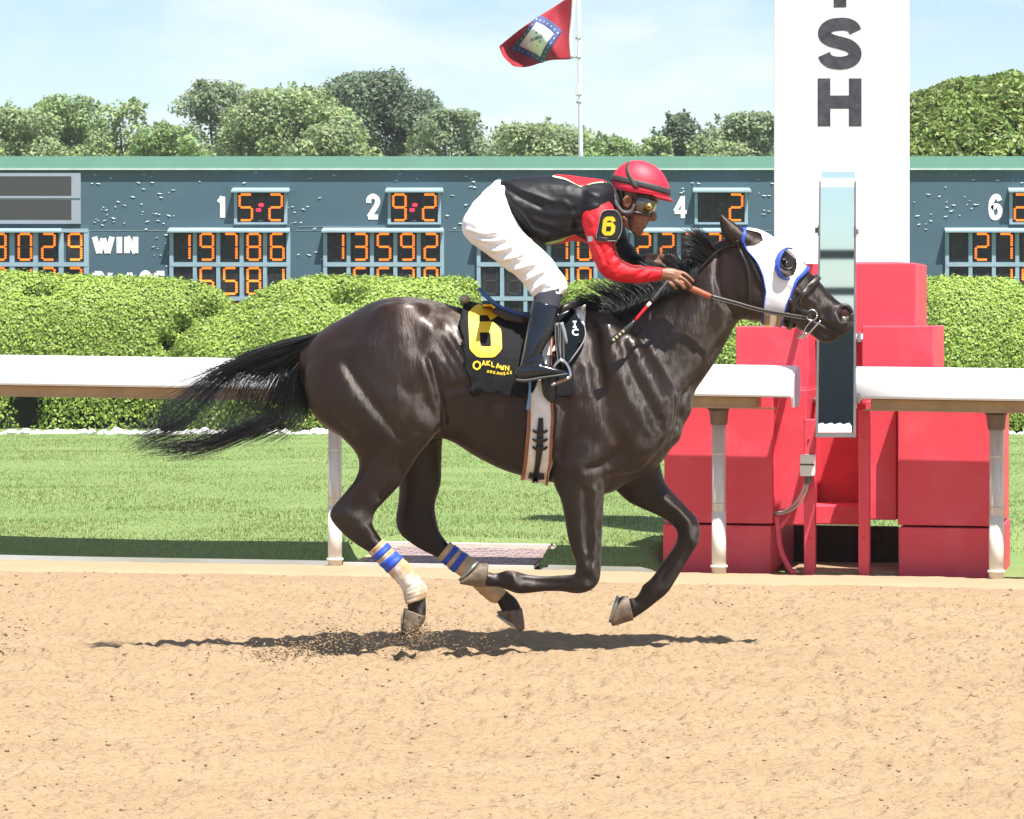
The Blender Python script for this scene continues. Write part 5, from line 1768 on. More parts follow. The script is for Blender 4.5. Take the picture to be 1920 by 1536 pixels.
obj('edge_roll', *tube([(p[0] + .005, p[1], p[2] + .004) for p in roll], [.012, .02, .024, .025, .025, .025, .024, .02, .012], 10, 2),
    mat('fleece', (0.42, 0.36, 0.27), 0.9, var=0.2, scale=60, bump=.002, bscale=200), cloth, True)

# racing saddle
M_CANTLE = mat('faded_blue_edge', (0.025, 0.085, 0.30), .5, var=.1)
saddle = thing('racing_saddle', 'small black racing saddle with a blue edge under the crouched rider', 'saddle', (0.1, 0, 1.55))
seat = loft([(930, 572, 935, 600, 0, .10), (960, 582, 962, 606, 0, .13), (995, 590, 996, 608, 0, .14), (1030, 584, 1032, 608, 0, .14), (1062, 572, 1066, 604, 0, .12), (1085, 568, 1090, 600, 0, .08)], 22, 4)
obj('seat', *seat, M_LEATHER, saddle, True)
obj('cantle_edge', *tube([W(*p) for p in [(898, 541, -.11), (912, 556, -.13), (935, 574, -.15), (962, 586, -.165), (992, 592, -.17)]], [.008, .010, .009, .008, .006], 10, 4, flat=(1, .7)), M_CANTLE, saddle, True)
obj('cantle_edge', *tube([W(*p) for p in [(898, 541, .11), (912, 556, .13), (935, 574, .15), (962, 586, .165), (992, 592, .17)]], [.008, .010, .009, .008, .006], 10, 4, flat=(1, .7)), M_CANTLE, saddle, True)
obj('skirt', *strap([(925, 580, -.17), (950, 592, -.185), (985, 603, -.195)], [.03, .04, .03], .008), M_LEATHER, saddle, True)
M_WHITEPAD = mat('white_pad', (0.8, 0.79, 0.78), 0.8, var=0.04)
M_BINDING = mat('pale_binding', (0.20, 0.21, 0.22), 0.7)
def patch(outline, off, nu=14, nv=14):
    """a leather or cloth panel laid on the horse's near side: outline = left and right border polylines"""
    L, Rr = catmull(outline[0], 6), catmull(outline[1], 6)
    def at(C, t):
        s = np.linspace(0, 1, len(C))
        return np.array([np.interp(t, s, C[:, 0]), np.interp(t, s, C[:, 1])])
    G = np.zeros((nu, nv, 3))
    for i in range(nu):
        for j in range(nv):
            t, u = i / (nu - 1), j / (nv - 1)
            q = at(L, t) * (1 - u) + at(Rr, t) * u
            h = front(CB, q[0], q[1], off) or front(HB, q[0], q[1], off + .012) or W(q[0], q[1], -.2)
            G[i, j] = h
    return G
obj('pad', *sheet(patch([[(1060, 576), (1050, 610), (1042, 640), (1030, 660)], [(1098, 574), (1096, 600), (1094, 618), (1088, 640)]], .008), .006, False), M_WHITEPAD, saddle, True)
flap_g = patch([[(1048, 578), (1042, 610), (1040, 640), (1044, 668), (1052, 690)], [(1074, 574), (1086, 600), (1095, 616), (1092, 640), (1064, 680)]], .020, 18, 14)
obj('flap', *sheet(flap_g, .008, False), M_TEAL, saddle, True)
edge = [tuple(flap_g[i, 13] + np.array([0, -.003, 0])) for i in range(18)]
obj('flap_binding', *tube(edge, .0035, 6), M_BINDING, saddle, True)
def on_flap(px, py):
    q = on_cloth(px, py)
    return (q[0], q[1] - .022, q[2])
obj('lettering', *merge([small_letters('I', [(1070, 603)], 10, 12, 2.6, on_flap), small_letters('C', [(1072, 617)], 11, 12, 2.8, on_flap)]), mat('pale_print', (0.55, 0.66, 0.70), 0.6), saddle)
obj('pommel', *tube([W(*p) for p in [(1046, 586, -.2), (1058, 578, -.2), (1070, 572, -.17), (1078, 570, -.10), (1080, 568, 0)]], [.013, .017, .017, .015, .013], 10, 4), M_LEATHER, saddle, True)
for y in (-.285, -.279):
    pass
for dx in (0, 9):
    st_l = obj('stirrup_leather', *strap([(1044 + dx, 604, -.300), (1045 + dx, 640, -.318), (1049 + dx * .6, 678, -.335)], .017, .005), M_LEATHER, saddle, True)
    for e in (-3.2, 3.2):
        obj('stitching', *strap([(1044 + dx + e, 604, -.3035), (1045 + dx + e, 640, -.3215), (1049 + dx * .6 + e, 676, -.3385)], .0020, .002), M_BINDING, st_l)
obj('strap_end', *strap([(1052, 605, -.305), (1058, 624, -.312), (1063, 645, -.318)], [.018, .018, .010], .005), M_BINDING, saddle, True)
iron = [W(*p) for p in [(1036, 694, -.335), (1042, 683, -.336), (1050, 676, -.336), (1060, 680, -.336), (1067, 692, -.336), (1069, 703, -.338), (1065, 709, -.34), (1050, 716, -.36), (1034, 722, -.375)]]
obj('stirrup_iron', *tube(iron, [.006, .007, .009, .008, .0075, .008, .009, .008, .006], 10, 4), M_STEEL, saddle, True)
obj('stirrup_tread', *merge([strap([(1032, 722, -.35), (1050, 716, -.35), (1064, 710, -.35)], .012, .05)]), mat('rubber_tread', (0.10, 0.055, 0.03), 0.7), saddle)
far_iron = [(p[0], -p[1] - .02, p[2]) for p in iron]
obj('stirrup_iron', *tube(far_iron, [.006, .007, .009, .008, .0075, .008, .009, .008, .006], 10, 4), M_STEEL, saddle, True)

# girth
girth = thing('girth', 'white elastic girth with three black buckles around the horse belly', 'girth', (0.12, 0, 1.0))
gR = [(992, 596), (992, 650), (991, 735), (988, 800), (982, 860), (978, 893)]
gE = [(1034, 594), (1035, 650), (1038, 735), (1041, 780), (1035, 850), (1028, 904)]
def between(a, b, s):
    return [(p[0] * (1 - s) + q[0] * s, p[1] * (1 - s) + q[1] * s) for p, q in zip(a, b)]
G = wrap(HB, gR, gE, .32, .011, 8, 96)
off_sheet(G, .005, True, mat('dusty_girth', (0.78, 0.77, 0.76), 0.8, scale=6, col2=(0.60, 0.55, 0.52), thr=(.55, .8)), 'band', girth)
for a, b in ((0, .12), (.9, 1.0)):
    G = wrap(HB, between(gR, gE, a), between(gR, gE, b), .32, .0145, 3, 96)
    off_sheet(G, .006, True, M_TAN, 'binding', girth)
V, Fc = sheet(wrap(HB, gR, gE, .32, .011, 8, 96), .005, True)
GB = BVHTree.FromPolygons([tuple(p) for p in V], Fc)
def on_girth(px, py, o=.006):
    return front(GB, px, py, o) or front(HB, px, py, o + .012) or W(px, py, -.25)
def laid_strap(pts, w, o, material, name, parent, nseg=20):
    L = catmull(pts, max(2, nseg // (len(pts) - 1)))
    T = np.gradient(L, axis=0)
    T /= np.linalg.norm(T, axis=1)[:, None] + 1e-9
    G = np.zeros((len(L), 3, 3))
    ws = np.full(len(L), w) if np.isscalar(w) else np.interp(np.linspace(0, 1, len(L)), np.linspace(0, 1, len(w)), w)
    for i in range(len(L)):
        for j in range(3):
            q = L[i] + np.array([-T[i, 1], T[i, 0]]) * ws[i] * (j / 2 - .5)
            G[i, j] = on_girth(q[0], q[1], o)
    return obj(name, *sheet(G, .005, False), material, parent, True)
M_BLKSTRAP = mat('black_strap', (0.010, 0.010, 0.011), 0.4, var=0.2)
laid_strap([(1013, 780), (1012, 800), (1011, 830), (1008, 860), (1004, 890), (1003, 906)], [8, 11, 13, 10, 9, 11], .006, M_BLKSTRAP, 'billet', girth)
for yy in (803, 819, 834):
    laid_strap([(998, yy - 1), (1004, yy + 3), (1011, yy + 1), (1019, yy + 3), (1025, yy - 1)], [4, 5, 7, 5, 4], .012, M_BLKSTRAP, 'buckle', girth)
laid_strap([(991, 888), (1004, 891), (1020, 890)], [10, 12, 10], .010, M_BLKSTRAP, 'buckle', girth)
laid_strap([(1026, 700), (1030, 735), (1036, 752)], [30, 26, 8], .016, M_LEATHER, 'girth_guard', girth)
laid_strap([(993, 700), (992, 735), (989, 765)], [4, 4, 4], .016, mat('sky_blue_edge', (0.12, 0.30, 0.55), 0.6), 'blue_edge', girth)

# blinker hood
hood = thing('blinker_hood', 'white blinker hood with blue edging over the horse face', 'hood', (1.2, 0, 1.75))
hR = [(1390, 431), (1388, 452), (1394, 466), (1413, 489), (1425, 516), (1431, 547), (1428, 575), (1430, 604)]
hE = [(1514, 506), (1505, 515), (1497, 523), (1490, 534), (1483, 556), (1474, 572), (1469, 590), (1464, 609)]
def eye_hole(p):
    q = to_px(p[None])[0]
    dx, dy = (q[0] - 1473) / 18.5, (q[1] - 496) / 25.5
    c, s = math.cos(.45), math.sin(.45)
    a, b = dx * c + dy * s * .4, dy * c - dx * s * .4
    if a * a + b * b < 1.0 and abs(p[1]) > .02:
        return True
    e = to_px(p[None])[0]
    return ((e[0] - 1404) / 26) ** 2 + ((e[1] - 448) / 15) ** 2 < 1 and abs(p[1]) > .02
G = wrap(HB, hR, hE, .14, .006, 60, 150)
V, Fc = sheet(G, .004, True, eye_hole)
M_HOOD = mat('hood_cotton', (0.80, 0.80, 0.82), 0.8, scale=40, col2=(0.62, 0.60, 0.58), thr=(.56, .8), bump=.0006, bscale=120)
obj('hood_cloth', V, Fc, M_HOOD, hood, True)
for a, b in ((-.012, .04), (.955, 1.012)):
    G = wrap(HB, between(hR, hE, a), between(hR, hE, b), .14, .0095, 4, 120)
    off_sheet(G, .006, True, M_BLUE, 'edging', hood)
for x0, x1 in ((1431, 1441), (1453, 1463)):
    G = wrap(HB, [(x0, 585), (x0, 609)], [(x1, 586), (x1, 611)], .10, .009, 3, 60)
    off_sheet(G, .004, True, mat('tan_elastic', (0.34, 0.22, 0.15), 0.7), 'chin_strap', hood)
for s in (-1, 1):
    ring, inner = [], []
    for k in range(15):
        a = math.radians(75 + 215 * k / 14)
        px = 1472 + 22 * math.cos(a) * 1.0 + 3 * math.sin(a)
        py = 495 - 29 * math.sin(a)
        q = front(HB, min(px, 1487), max(py, 474), 0, back=s > 0) or front(HB, 1472, 497, 0, back=s > 0)
        base = W(px, py, 0)
        ring.append((base[0], q[1] + s * .010, base[2]))
        inner.append((base[0] + .016, q[1] + s * .040 * math.sin(math.pi * (k + 1) / 16), base[2] - .002))
    cup = np.zeros((5, 15, 3))
    for i in range(5):
        f = i / 4
        for k in range(15):
            f = i / 4 * math.sin(math.pi * (k + .35) / 14.7)
            cup[i, k] = np.array(ring[k]) * (1 - f) + np.array(inner[k]) * f
            cup[i, k, 1] += s * .012 * math.sin(math.pi * f)
    c = obj('eye_cup', *sheet(cup, .004 * -s, False), M_BLUE, hood, True)
    for k in (2, 5, 7, 9, 12):
        p = cup[1, k]
        obj('stud', *ball((p[0], p[1] + s * .002, p[2]), .0045, 4), M_STEEL, c, True)
    rimq = [tuple(p) for p in cup[4]]
    obj('cup_rim', *tube(rimq, .0035, 6), mat('dark_blue_binding', (0.015, 0.04, 0.22), 0.5), c, True)

# bridle and reins
bridle = thing('bridle', 'dark leather bridle with a ring bit on the horse head and reins to the hands', 'bridle', (1.3, 0, 1.65))
def head_band(R, E, o, material, name, parent, thick=.005, nt=90):
    G = wrap(HB, R, E, .13, o, 4, nt)
    return off_sheet(G, thick, True, material, name, parent)
head_band([(1527, 518), (1508, 541), (1487, 566), (1478, 590), (1476, 614)], [(1535, 526), (1516, 549), (1496, 573), (1486, 596), (1483, 617)], .012, M_LEATHER, 'noseband', bridle)
head_band([(1529.5, 521), (1510.5, 544), (1490, 569)], [(1532, 523), (1513, 546), (1493, 571)], .0155, mat('brown_stitched_leather', (0.075, 0.045, 0.035), 0.4, var=.3), 'noseband_padding', bridle, .004)
def near_strap(pts, w, o, material, name, parent, both=True):
    for s in ((False, True) if both else (False,)):
        L = catmull(pts, 6)
        T = np.gradient(L, axis=0)
        T /= np.linalg.norm(T, axis=1)[:, None] + 1e-9
        G = np.zeros((len(L), 3, 3))
        for i in range(len(L)):
            for j in range(3):
                q = L[i] + np.array([-T[i, 1], T[i, 0]]) * w * (j / 2 - .5)
                h = front(HB, q[0], q[1], o, back=s)
                if h is None:
                    b = W(q[0], q[1], 0)
                    loc, nrm, _, _ = HB.find_nearest(Vector((b[0], .05 if s else -.05, b[2])))
                    h = loc + nrm * o
                G[i, j] = h
        obj(name, *sheet(G, -.004 if s else .004, False), material, parent, True)
near_strap([(1378, 452), (1384, 470), (1394, 492), (1400, 512), (1402, 540), (1402, 570), (1400, 594)], 5.5, .008, M_LEATHER, 'throat_latch', bridle)
near_strap([(1386, 458), (1398, 474), (1406, 492), (1424, 530), (1462, 575)], 5, .004, M_LEATHER, 'cheekpiece', bridle)
near_strap([(1376, 460), (1350, 468), (1328, 486), (1308, 508)], 3.5, .012, M_LEATHER, 'neck_strap', bridle)
near_strap([(1476, 562), (1484, 573), (1498, 582), (1512, 588)], 9, .012, M_LEATHER, 'bit_strap', bridle)
near_strap([(1470, 590), (1490, 600), (1510, 598)], 12, .010, M_LEATHER, 'chin_strap', bridle)
near_strap([(1472, 604), (1474, 620)], 7, .010, M_BLKSTRAP, 'keeper', bridle)
near_strap([(1488, 612), (1484, 624)], 6, .010, M_BLKSTRAP, 'keeper', bridle)
for s in (-1, 1):
    q = front(HB, 1519, 592, .018, back=s > 0)
    ring = []
    for k in range(25):
        a = 2 * math.pi * k / 24
        b = W(1519 + 10 * math.cos(a), 591 + 10 * math.sin(a), 0)
        ring.append((b[0], q[1] + s * .003 * math.cos(a), b[2]))
    obj('bit_ring', *tube(ring, .0038, 8), M_STEEL, bridle, True)
    obj('bit_cheek', *tube([(W(1536, 601, 0)[0], q[1] + s * .004, W(1536, 601, 0)[2]), (W(1525, 612, 0)[0], q[1] + s * .008, W(1525, 612, 0)[2]), (W(1506, 634, 0)[0], q[1] + s * .004, W(1506, 634, 0)[2])],
                        [.003, .005, .003], 8, 4), M_STEEL, bridle, True)
    obj('curb_chain', *tube([(W(1519, 600, 0)[0], q[1] + s * .002, W(1519, 600, 0)[2]), (W(1507, 616, 0)[0], q[1] + s * .004, W(1507, 616, 0)[2]), (W(1499, 636, 0)[0], q[1], W(1499, 636, 0)[2]), (W(1509, 624, 0)[0], q[1], W(1509, 624, 0)[2])],
                         .003, 8, 4), M_STEEL, bridle, True)
    near = s < 0
    rp = [(1512, 597, s * .105), (1470, 590, s * .125), (1425, 582, s * .150), (1375, 568, s * .165), (1330, 556, s * .175)]
    obj('rein', *strap(rp, [.018, .019, .020, .021, .021], .005), M_LEATHER, bridle, True)
    for e in (-1, 1):
        obj('rein_edge', *strap([(p[0], p[1] + e * 2.6, p[2] + s * .002) for p in rp], .0028, .003), mat('rein_stitching', (0.10, 0.075, 0.06), 0.5), bridle, True)
    obj('rubber_grip', *strap([(1333, 557, s * .176), (1308, 546, s * .186), (1280, 534, s * .196)], [.026, .028, .028], .009), mat('brown_rubber_grip', (0.33, 0.10, 0.05), 0.5, var=.25, scale=60), bridle, True)
    obj('grip_band', *strap([(1294, 539, s * .194), (1289, 537, s * .195)], .030, .012), M_LEATHER, bridle)

# leg bandages
def bandage(sections, y, hd, labeltxt, m_main, stripe_rows, y_leg):
    t = thing('leg_bandage', labeltxt, 'bandage', W(sections[0][0], sections[0][1], y), 'bandages on the hind legs')
    def ringset(st, o):
        S = catmull(st, 7)
        rg = np.random.default_rng(3)
        G = []
        for i, (ax, ay, bx, by) in enumerate(S):
            A, B = np.array(W(ax, ay, y)), np.array(W(bx, by, y))
            c, u = (A + B) / 2, (A - B) / 2
            wr = 1 + .025 * math.sin(i * 1.9) + o
            rowp = []
            for k in range(30):
                a = 2 * math.pi * k / 30
                rr = wr + .02 * math.sin(3 * a + i * .7)
                rowp.append(c + u * math.cos(a) * rr + np.array([0, hd * math.sin(a) * rr, 0]))
            G.append(rowp)
        return np.array(G)
    G = ringset(sections, 0.0)
    obj('wrap', *sheet(G, .004, True), m_main, t, True)
    n = len(G)
    for a, b in stripe_rows:
        i0, i1 = int(a * (n - 1)), max(int(b * (n - 1)), int(a * (n - 1)) + 2)
        cen = G[i0:i1 + 1].mean(1, keepdims=True)
        S = cen + (G[i0:i1 + 1] - cen) * 1.05
        obj('blue_stripe', *sheet(S, .004, True), M_BLUE, t, True)
    return t
M_B1 = mat('soiled_white_bandage', (0.66, 0.61, 0.55), 0.8, scale=11, col2=(0.44, 0.29, 0.155), thr=(.40, .56), bump=.001, bscale=160)
M_B2 = mat('sandy_bandage', (0.58, 0.42, 0.26), 0.85, scale=16, col2=(0.42, 0.27, 0.14), bump=.001, bscale=160)
bandage([(692, 1036, 717, 1011), (703, 1048, 729, 1024), (715, 1060, 742, 1037), (738, 1083, 764, 1056), (754, 1103, 788, 1086), (758, 1117, 799, 1104), (762, 1132, 797, 1121)], -.155, .042,
        'white dust stained bandage with blue stripes on the nearest hind leg', M_B1, ((.10, .22), (.32, .44)), -.155)
bandage([(820, 1046, 843, 1017), (834, 1057, 858, 1029), (850, 1070, 873, 1040), (872, 1085, 897, 1056), (893, 1104, 915, 1078), (915, 1124, 940, 1100), (930, 1130, 948, 1110)], .14, .041,
        'sand coloured bandage with blue stripes on the far hind leg', M_B2, ((.10, .2), (.28, .38)), .14)
# ------------------------------------------------------------------ the rider
jockey = thing('person', 'jockey crouched over the horse in black and red silks, white breeches and red helmet', 'person', (0.2, 0, 1.6))
M_SKIN = mat('brown_skin', (0.20, 0.085, 0.045), 0.5, scale=14, col2=(0.27, 0.125, 0.072), bump=.0005, bscale=160)
M_SILK = mat('black_silk', (0.007, 0.007, 0.009), 0.5, var=.3, scale=6, bump=.0005, bscale=30, spec=.3)
M_RED = mat('red_silk', (0.60, 0.011, 0.020), 0.6, var=.10, scale=6, bump=.0007, bscale=45, spec=.3)
M_CREAM = mat('pale_piping', (0.72, 0.74, 0.48), 0.6)
M_BREECH = mat('white_breeches', (0.80, 0.79, 0.82), 0.6, var=.03, scale=5, bump=.0006, bscale=60)
M_SOCK = mat('navy_sock', (0.030, 0.030, 0.045), 0.8, var=.2)

# one continuous body
sk = []
sk.append(loft([(1160, 322, 1232, 316, 0, .056), (1151, 345, 1245, 343, 0, .070), (1153, 365, 1242, 366, 0, .074), (1161, 384, 1229, 381, 0, .070),
                (1164, 398, 1221, 396, 0, .066), (1168, 410, 1217, 408, 0, .061), (1172, 420, 1211, 418, 0, .055), (1178, 429, 1206, 427, 0, .044), (1186, 436, 1200, 434, 0, .026)], 28, 4, 2.3))
sk.append(tube([W(1219, 388, 0), W(1223, 398, 0), W(1226, 408, 0), W(1221, 413, 0)], [.010, .014, .016, .010], 10, 3))
sk.append(tube([W(1216, 411, -.014), W(1222, 410, 0), W(1216, 411, .014)], [.009, .012, .009], 8, 3))
sk.append(tube([W(1207, 417.5, -.024), W(1213, 418.5, 0), W(1207, 417.5, .024)], [.006, .009, .006], 8, 4))
sk.append(tube([W(1203, 425, -.022), W(1209, 426, 0), W(1203, 425, .022)], [.006, .0095, .006], 8, 4))
sk.append(ball(W(1198, 433, 0), .022, 8))
sk.append(tube([W(1224, 381, -.045), W(1229, 379, -.02), W(1229, 379, .02), W(1224, 381, .045)], .012, 8, 3))
sk.append(tube([W(1168, 405, -.055), W(1178, 424, -.046), W(1194, 434, -.016)], [.014, .014, .014], 8, 4))
for s in (-1, 1):
    ear = [W(1171, 388, s * .072), W(1170, 376, s * .082), W(1177, 369, s * .084), W(1182, 374, s * .080), W(1180, 384, s * .078), W(1175, 391, s * .074)]
    sk.append(tube(ear, [.008, .009, .009, .008, .007, .007], 8, 3))
    sk.append(ball(W(1176, 380, s * .072), .016, 7, (1, .5, 1)))
    sk.append(ball(W(1198, 404, s * .045), .026, 8, (1, .8, .9)))
sk.append(loft([(1120, 352, 1128, 430, 0, .10), (1142, 352, 1160, 424, 0, .072), (1160, 358, 1176, 416, 0, .060), (1172, 366, 1188, 410, 0, .055)], 20, 4))
torso_core = [(936, 360, 968, 425, 0, .12), (960, 346, 998, 440, 0, .14), (1000, 340, 1028, 448, 0, .145), (1040, 339, 1058, 445, 0, .15), (1090, 345, 1098, 444, 0, .165), (1128, 352, 1130, 436, 0, .14)]
sk.append(loft(torso_core, 24, 4))
def limb(pts, m=3):
    P = [W(p[0], p[1], p[2]) for p in pts]
    return tube(P, [p[3] for p in pts], 14, m)
for s in (-1, 1):
    if s < 0:
        sk.append(limb([(1112, 395, -.13, .05), (1122, 430, -.18, .042), (1132, 470, -.205, .037), (1148, 502, -.21, .034), (1185, 515, -.207, .034), (1222, 514, -.203, .028), (1243, 514, -.20, .026)]))
    else:
        sk.append(limb([(1112, 395, .13, .05), (1138, 430, .17, .042), (1160, 465, .19, .036), (1185, 490, .17, .032), (1212, 492, .12, .026), (1226, 490, .09, .024)]))
    sk.append(limb([(925, 408, s * .09, .075), (945, 442, s * .12, .07), (988, 484, s * .175, .05), (1022, 520, s * .225, .04), (1028, 550, s * .25, .036), (1020, 590, s * .29, .036), (1010, 625, s * .315, .034), (998, 665, s * .335, .024), (992, 694, s * .34, .022), (1025, 697, s * .34, .016), (1050, 698, s * .34, .010)]))
def finger(pts, r0=.0095, r1=.0072):
    P = [W(*p) for p in pts]
    return tube(P, np.linspace(r0, r1, len(P)), 10, 4)
# near hand resting on the rein, fingers pointing down to the right
sk.append(loft([(1240, 503, 1236, 526, -.2, .026), (1252, 502, 1246, 529, -.2, .026), (1266, 504, 1256, 532, -.203, .023), (1277, 510, 1266, 535, -.206, .018)], 18, 4))
sk.append(finger([(1264, 509, -.196), (1280, 512, -.202), (1291, 519, -.206), (1301, 529, -.202)]))
sk.append(finger([(1262, 517, -.206), (1275, 520, -.216), (1286, 527, -.217), (1296, 538, -.209)], .010, .0075))
sk.append(finger([(1258, 524, -.210), (1268, 528, -.221), (1277, 534, -.221), (1283, 542, -.212)]))
sk.append(finger([(1250, 526, -.208), (1257, 532, -.218), (1264, 537, -.216), (1269, 543, -.207)], .009, .0070))
sk.append(finger([(1246, 512, -.178), (1262, 522, -.168), (1276, 529, -.170), (1286, 534, -.178)], .012, .008))
# far hand: closed round the rein, knuckles forward
sk.append(loft([(1214, 476, 1212, 496, .10, .026), (1228, 475, 1228, 498, .09, .028), (1244, 476, 1246, 498, .08, .024), (1254, 478, 1256, 498, .075, .019)], 18, 4))
for k, (px, py, y) in enumerate([(1252, 479, .055), (1255, 483, .072), (1254, 488, .090), (1250, 493, .106)]):
    sk.append(finger([(px - 6, py, y), (px + 8, py + 1, y - .002), (px + 14, py + 9, y - .006), (px + 7, py + 17, y - .01), (px - 2, py + 15, y - .012)], .0095, .0075))
sk.append(finger([(1222, 490, .062), (1238, 496, .050), (1252, 503, .048), (1262, 506, .052)], .012, .008))
SV, SQ = union(sk, .0040, 3)
SP = to_px(SV)
wg = np.zeros(len(SV))
for line, rad in (([(1140, 390), (1180, 400)], 20), ([(1205, 400), (1215, 412)], 6), ([(1240, 515), (1262, 515)], 6), ([(1215, 490), (1235, 490)], 6)):
    wg = np.maximum(wg, np.exp(-(dist_line(SP, line) / rad) ** 2))
SV = relax(SV, SQ, 6, wg)
SV = sculpt(SV, SQ, [([(1196, 421.5), (1206, 422)], 1.6, -.006), ([(1212, 404), (1206, 411), (1203, 417)], 2.2, -.004), ([(1190, 408), (1196, 418)], 5, .004), ([(1222, 411)], 1.6, -.004),
                     ([(1266, 508), (1276, 512)], 2, .002), ([(1250, 512), (1264, 514)], 1.5, .0015), ([(1251, 519), (1264, 521)], 1.5, .0015)])
obj('body', SV, SQ, M_SKIN, jockey, True)
SB = bvh_of(SV, SQ)
# fingernails of the resting hand
for px, py in ((1299, 527), (1294, 536), (1281, 540)):
    h = front(SB, px, py, .0008)
    if h:
        obj('fingernail', *ball(h, .0062, 5, (1, .35, .8)), mat('fingernail', (0.55, 0.36, 0.30), 0.3), jockey, True)

# breeches
br = []
thigh = [(914, 352, 947, 350, .07, .09), (888, 380, 958, 383, .08, .125), (868, 410, 970, 416, .095, .145), (868, 436, 986, 438, .11, .142), (883, 456, 1001, 453, .13, .128), (906, 472, 1014, 464, .15, .115),
         (941, 499, 1034, 486, .18, .097), (969, 520, 1049, 506, .205, .082), (985, 537, 1061, 523, .222, .073), (995, 552, 1065, 538, .235, .066), (1001, 562, 1060, 549, .243, .060)]
for s in (-1, 1):
    br.append(loft([(a, b, c, d, s * y, h) for a, b, c, d, y, h in thigh], 30, 4, 2.15, dome=.2))
br.append(loft([(926, 341, 962, 420, 0, .13), (905, 362, 966, 425, 0, .16), (884, 384, 968, 430, 0, .17), (872, 415, 972, 436, 0, .14)], 30, 4, 2.2))
BV, BQ = union(br, .0068, 2)
BV = sculpt(BV, BQ, [([(875, 430), (905, 438), (930, 436)], 3.0, 0.0093), ([(880, 436), (910, 446), (938, 444)], 3, -0.0093), ([(890, 446), (920, 452), (950, 446)], 3.2, 0.0093), ([(893, 455), (925, 460), (948, 455)], 3, -0.0078),
                     ([(915, 468), (940, 470), (965, 458)], 3.2, 0.0109), ([(925, 478), (950, 476), (972, 466)], 3, -0.0093), ([(935, 488), (960, 484), (985, 474)], 3.2, 0.0093), ([(945, 497), (966, 494), (990, 486)], 2.8, -0.0078),
                     ([(962, 508), (985, 500), (1005, 494)], 3, 0.0093), ([(974, 520), (992, 508), (1010, 498)], 2.8, -0.0093), ([(980, 532), (1000, 518), (1020, 508)], 3, 0.0093), ([(990, 540), (1004, 526), (1020, 518)], 2.6, -0.0078),
                     ([(996, 552), (1010, 536), (1025, 528)], 3, 0.0078), ([(1004, 558), (1016, 545), (1030, 540)], 2.6, -0.0062), ([(1040, 515), (1048, 530), (1048, 545)], 3, -0.0093), ([(1056, 520), (1058, 540)], 4, 0.0062),
                     ([(950, 362), (962, 395), (970, 425)], 5, -0.0062), ([(900, 385), (935, 400)], 6, 0.0047)])
BP = to_px(BV)
BN = normals(BV, BQ)
wr = vnoise(BP[:, 0] / 9 + BP[:, 1] / 22, BP[:, 1] / 7 - BP[:, 0] / 16, 21) * .0016 + vnoise(BP[:, 0] / 26, BP[:, 1] / 14, 22) * .0022
BV = smooth(BV + BN * wr[:, None], BQ, 1)
obj('breeches', BV, BQ, M_BREECH, jockey, True)

# silks: jacket, sleeves, panels
jk = [loft([(930, 345, 967, 424, 0, .135), (938, 340, 976, 434, 0, .152), (962, 333, 1000, 452, 0, .172), (996, 330, 1026, 461, 0, .182), (1036, 329, 1056, 455, 0, .188), (1072, 331, 1082, 451, 0, .195),
            (1102, 335, 1108, 456, 0, .195), (1128, 338, 1132, 442, 0, .175), (1145, 344, 1148, 415, 0, .12)], 36, 5, 2.25, dome=.25)]
for s in (-1, 1):
    jk.append(loft([(1085, 365, 1140, 365, s * .12, .09), (1088, 392, 1142, 388, s * .155, .075)], 24, 5))
JV, JQ = union(jk, .0066, 3)
JP = to_px(JV)
JV = relax(JV, JQ, 12, np.exp(-(dist_line(JP, [(1085, 380), (1140, 385)]) / 30) ** 2))
JV = sculpt(JV, JQ, [([(945, 350), (980, 372), (1015, 388)], 4, -.008), ([(950, 342), (990, 360), (1035, 378)], 5, .006), ([(960, 375), (985, 400), (1000, 430)], 6, .007), ([(965, 395), (990, 425), (1015, 445)], 5, -.007),
                     ([(985, 390), (1030, 405), (1080, 405)], 8, .006), ([(1000, 412), (1050, 428), (1085, 425)], 5, -.006), ([(1010, 430), (1050, 442), (1090, 438)], 6, .006), ([(1075, 395), (1080, 420), (1095, 445)], 5, -.006),
                     ([(1060, 380), (1075, 400), (1070, 430)], 5, .005), ([(1095, 350), (1110, 365), (1125, 370)], 5, .004), ([(1000, 345), (1060, 352)], 7, .003)])
JP = to_px(JV)
JN = normals(JV, JQ)
wr = vnoise(JP[:, 0] / 15 + JP[:, 1] / 30, JP[:, 1] / 9 - JP[:, 0] / 30, 31) * .0013 + vnoise(JP[:, 0] / 7, JP[:, 1] / 5 + JP[:, 0] / 25, 32) * .0005
JV = smooth(JV + JN * wr[:, None], JQ, 1)
jacket = obj('jacket', JV, JQ, M_SILK, jockey, True)
JB = bvh_of(JV, JQ)
def laid_poly(bvh, rows, off, thick=.002):
    """a sewn-on panel: rows of guide points projected to the nearest cloth"""
    G = np.zeros((len(rows), len(rows[0]), 3))
    for i, row in enumerate(rows):
        for j, p in enumerate(row):
            loc, nrm, _, _ = bvh.find_nearest(Vector(p))
            G[i, j] = loc + nrm * off
    return sheet(G, thick, False)
def across(px0, py0, px1, py1, n, ys):
    return [[(lambda q: (q[0], y, q[2]))(W(px0 + (px1 - px0) * k / (n - 1), py0 + (py1 - py0) * k / (n - 1), 0)) for k in range(n)] for y in ys]
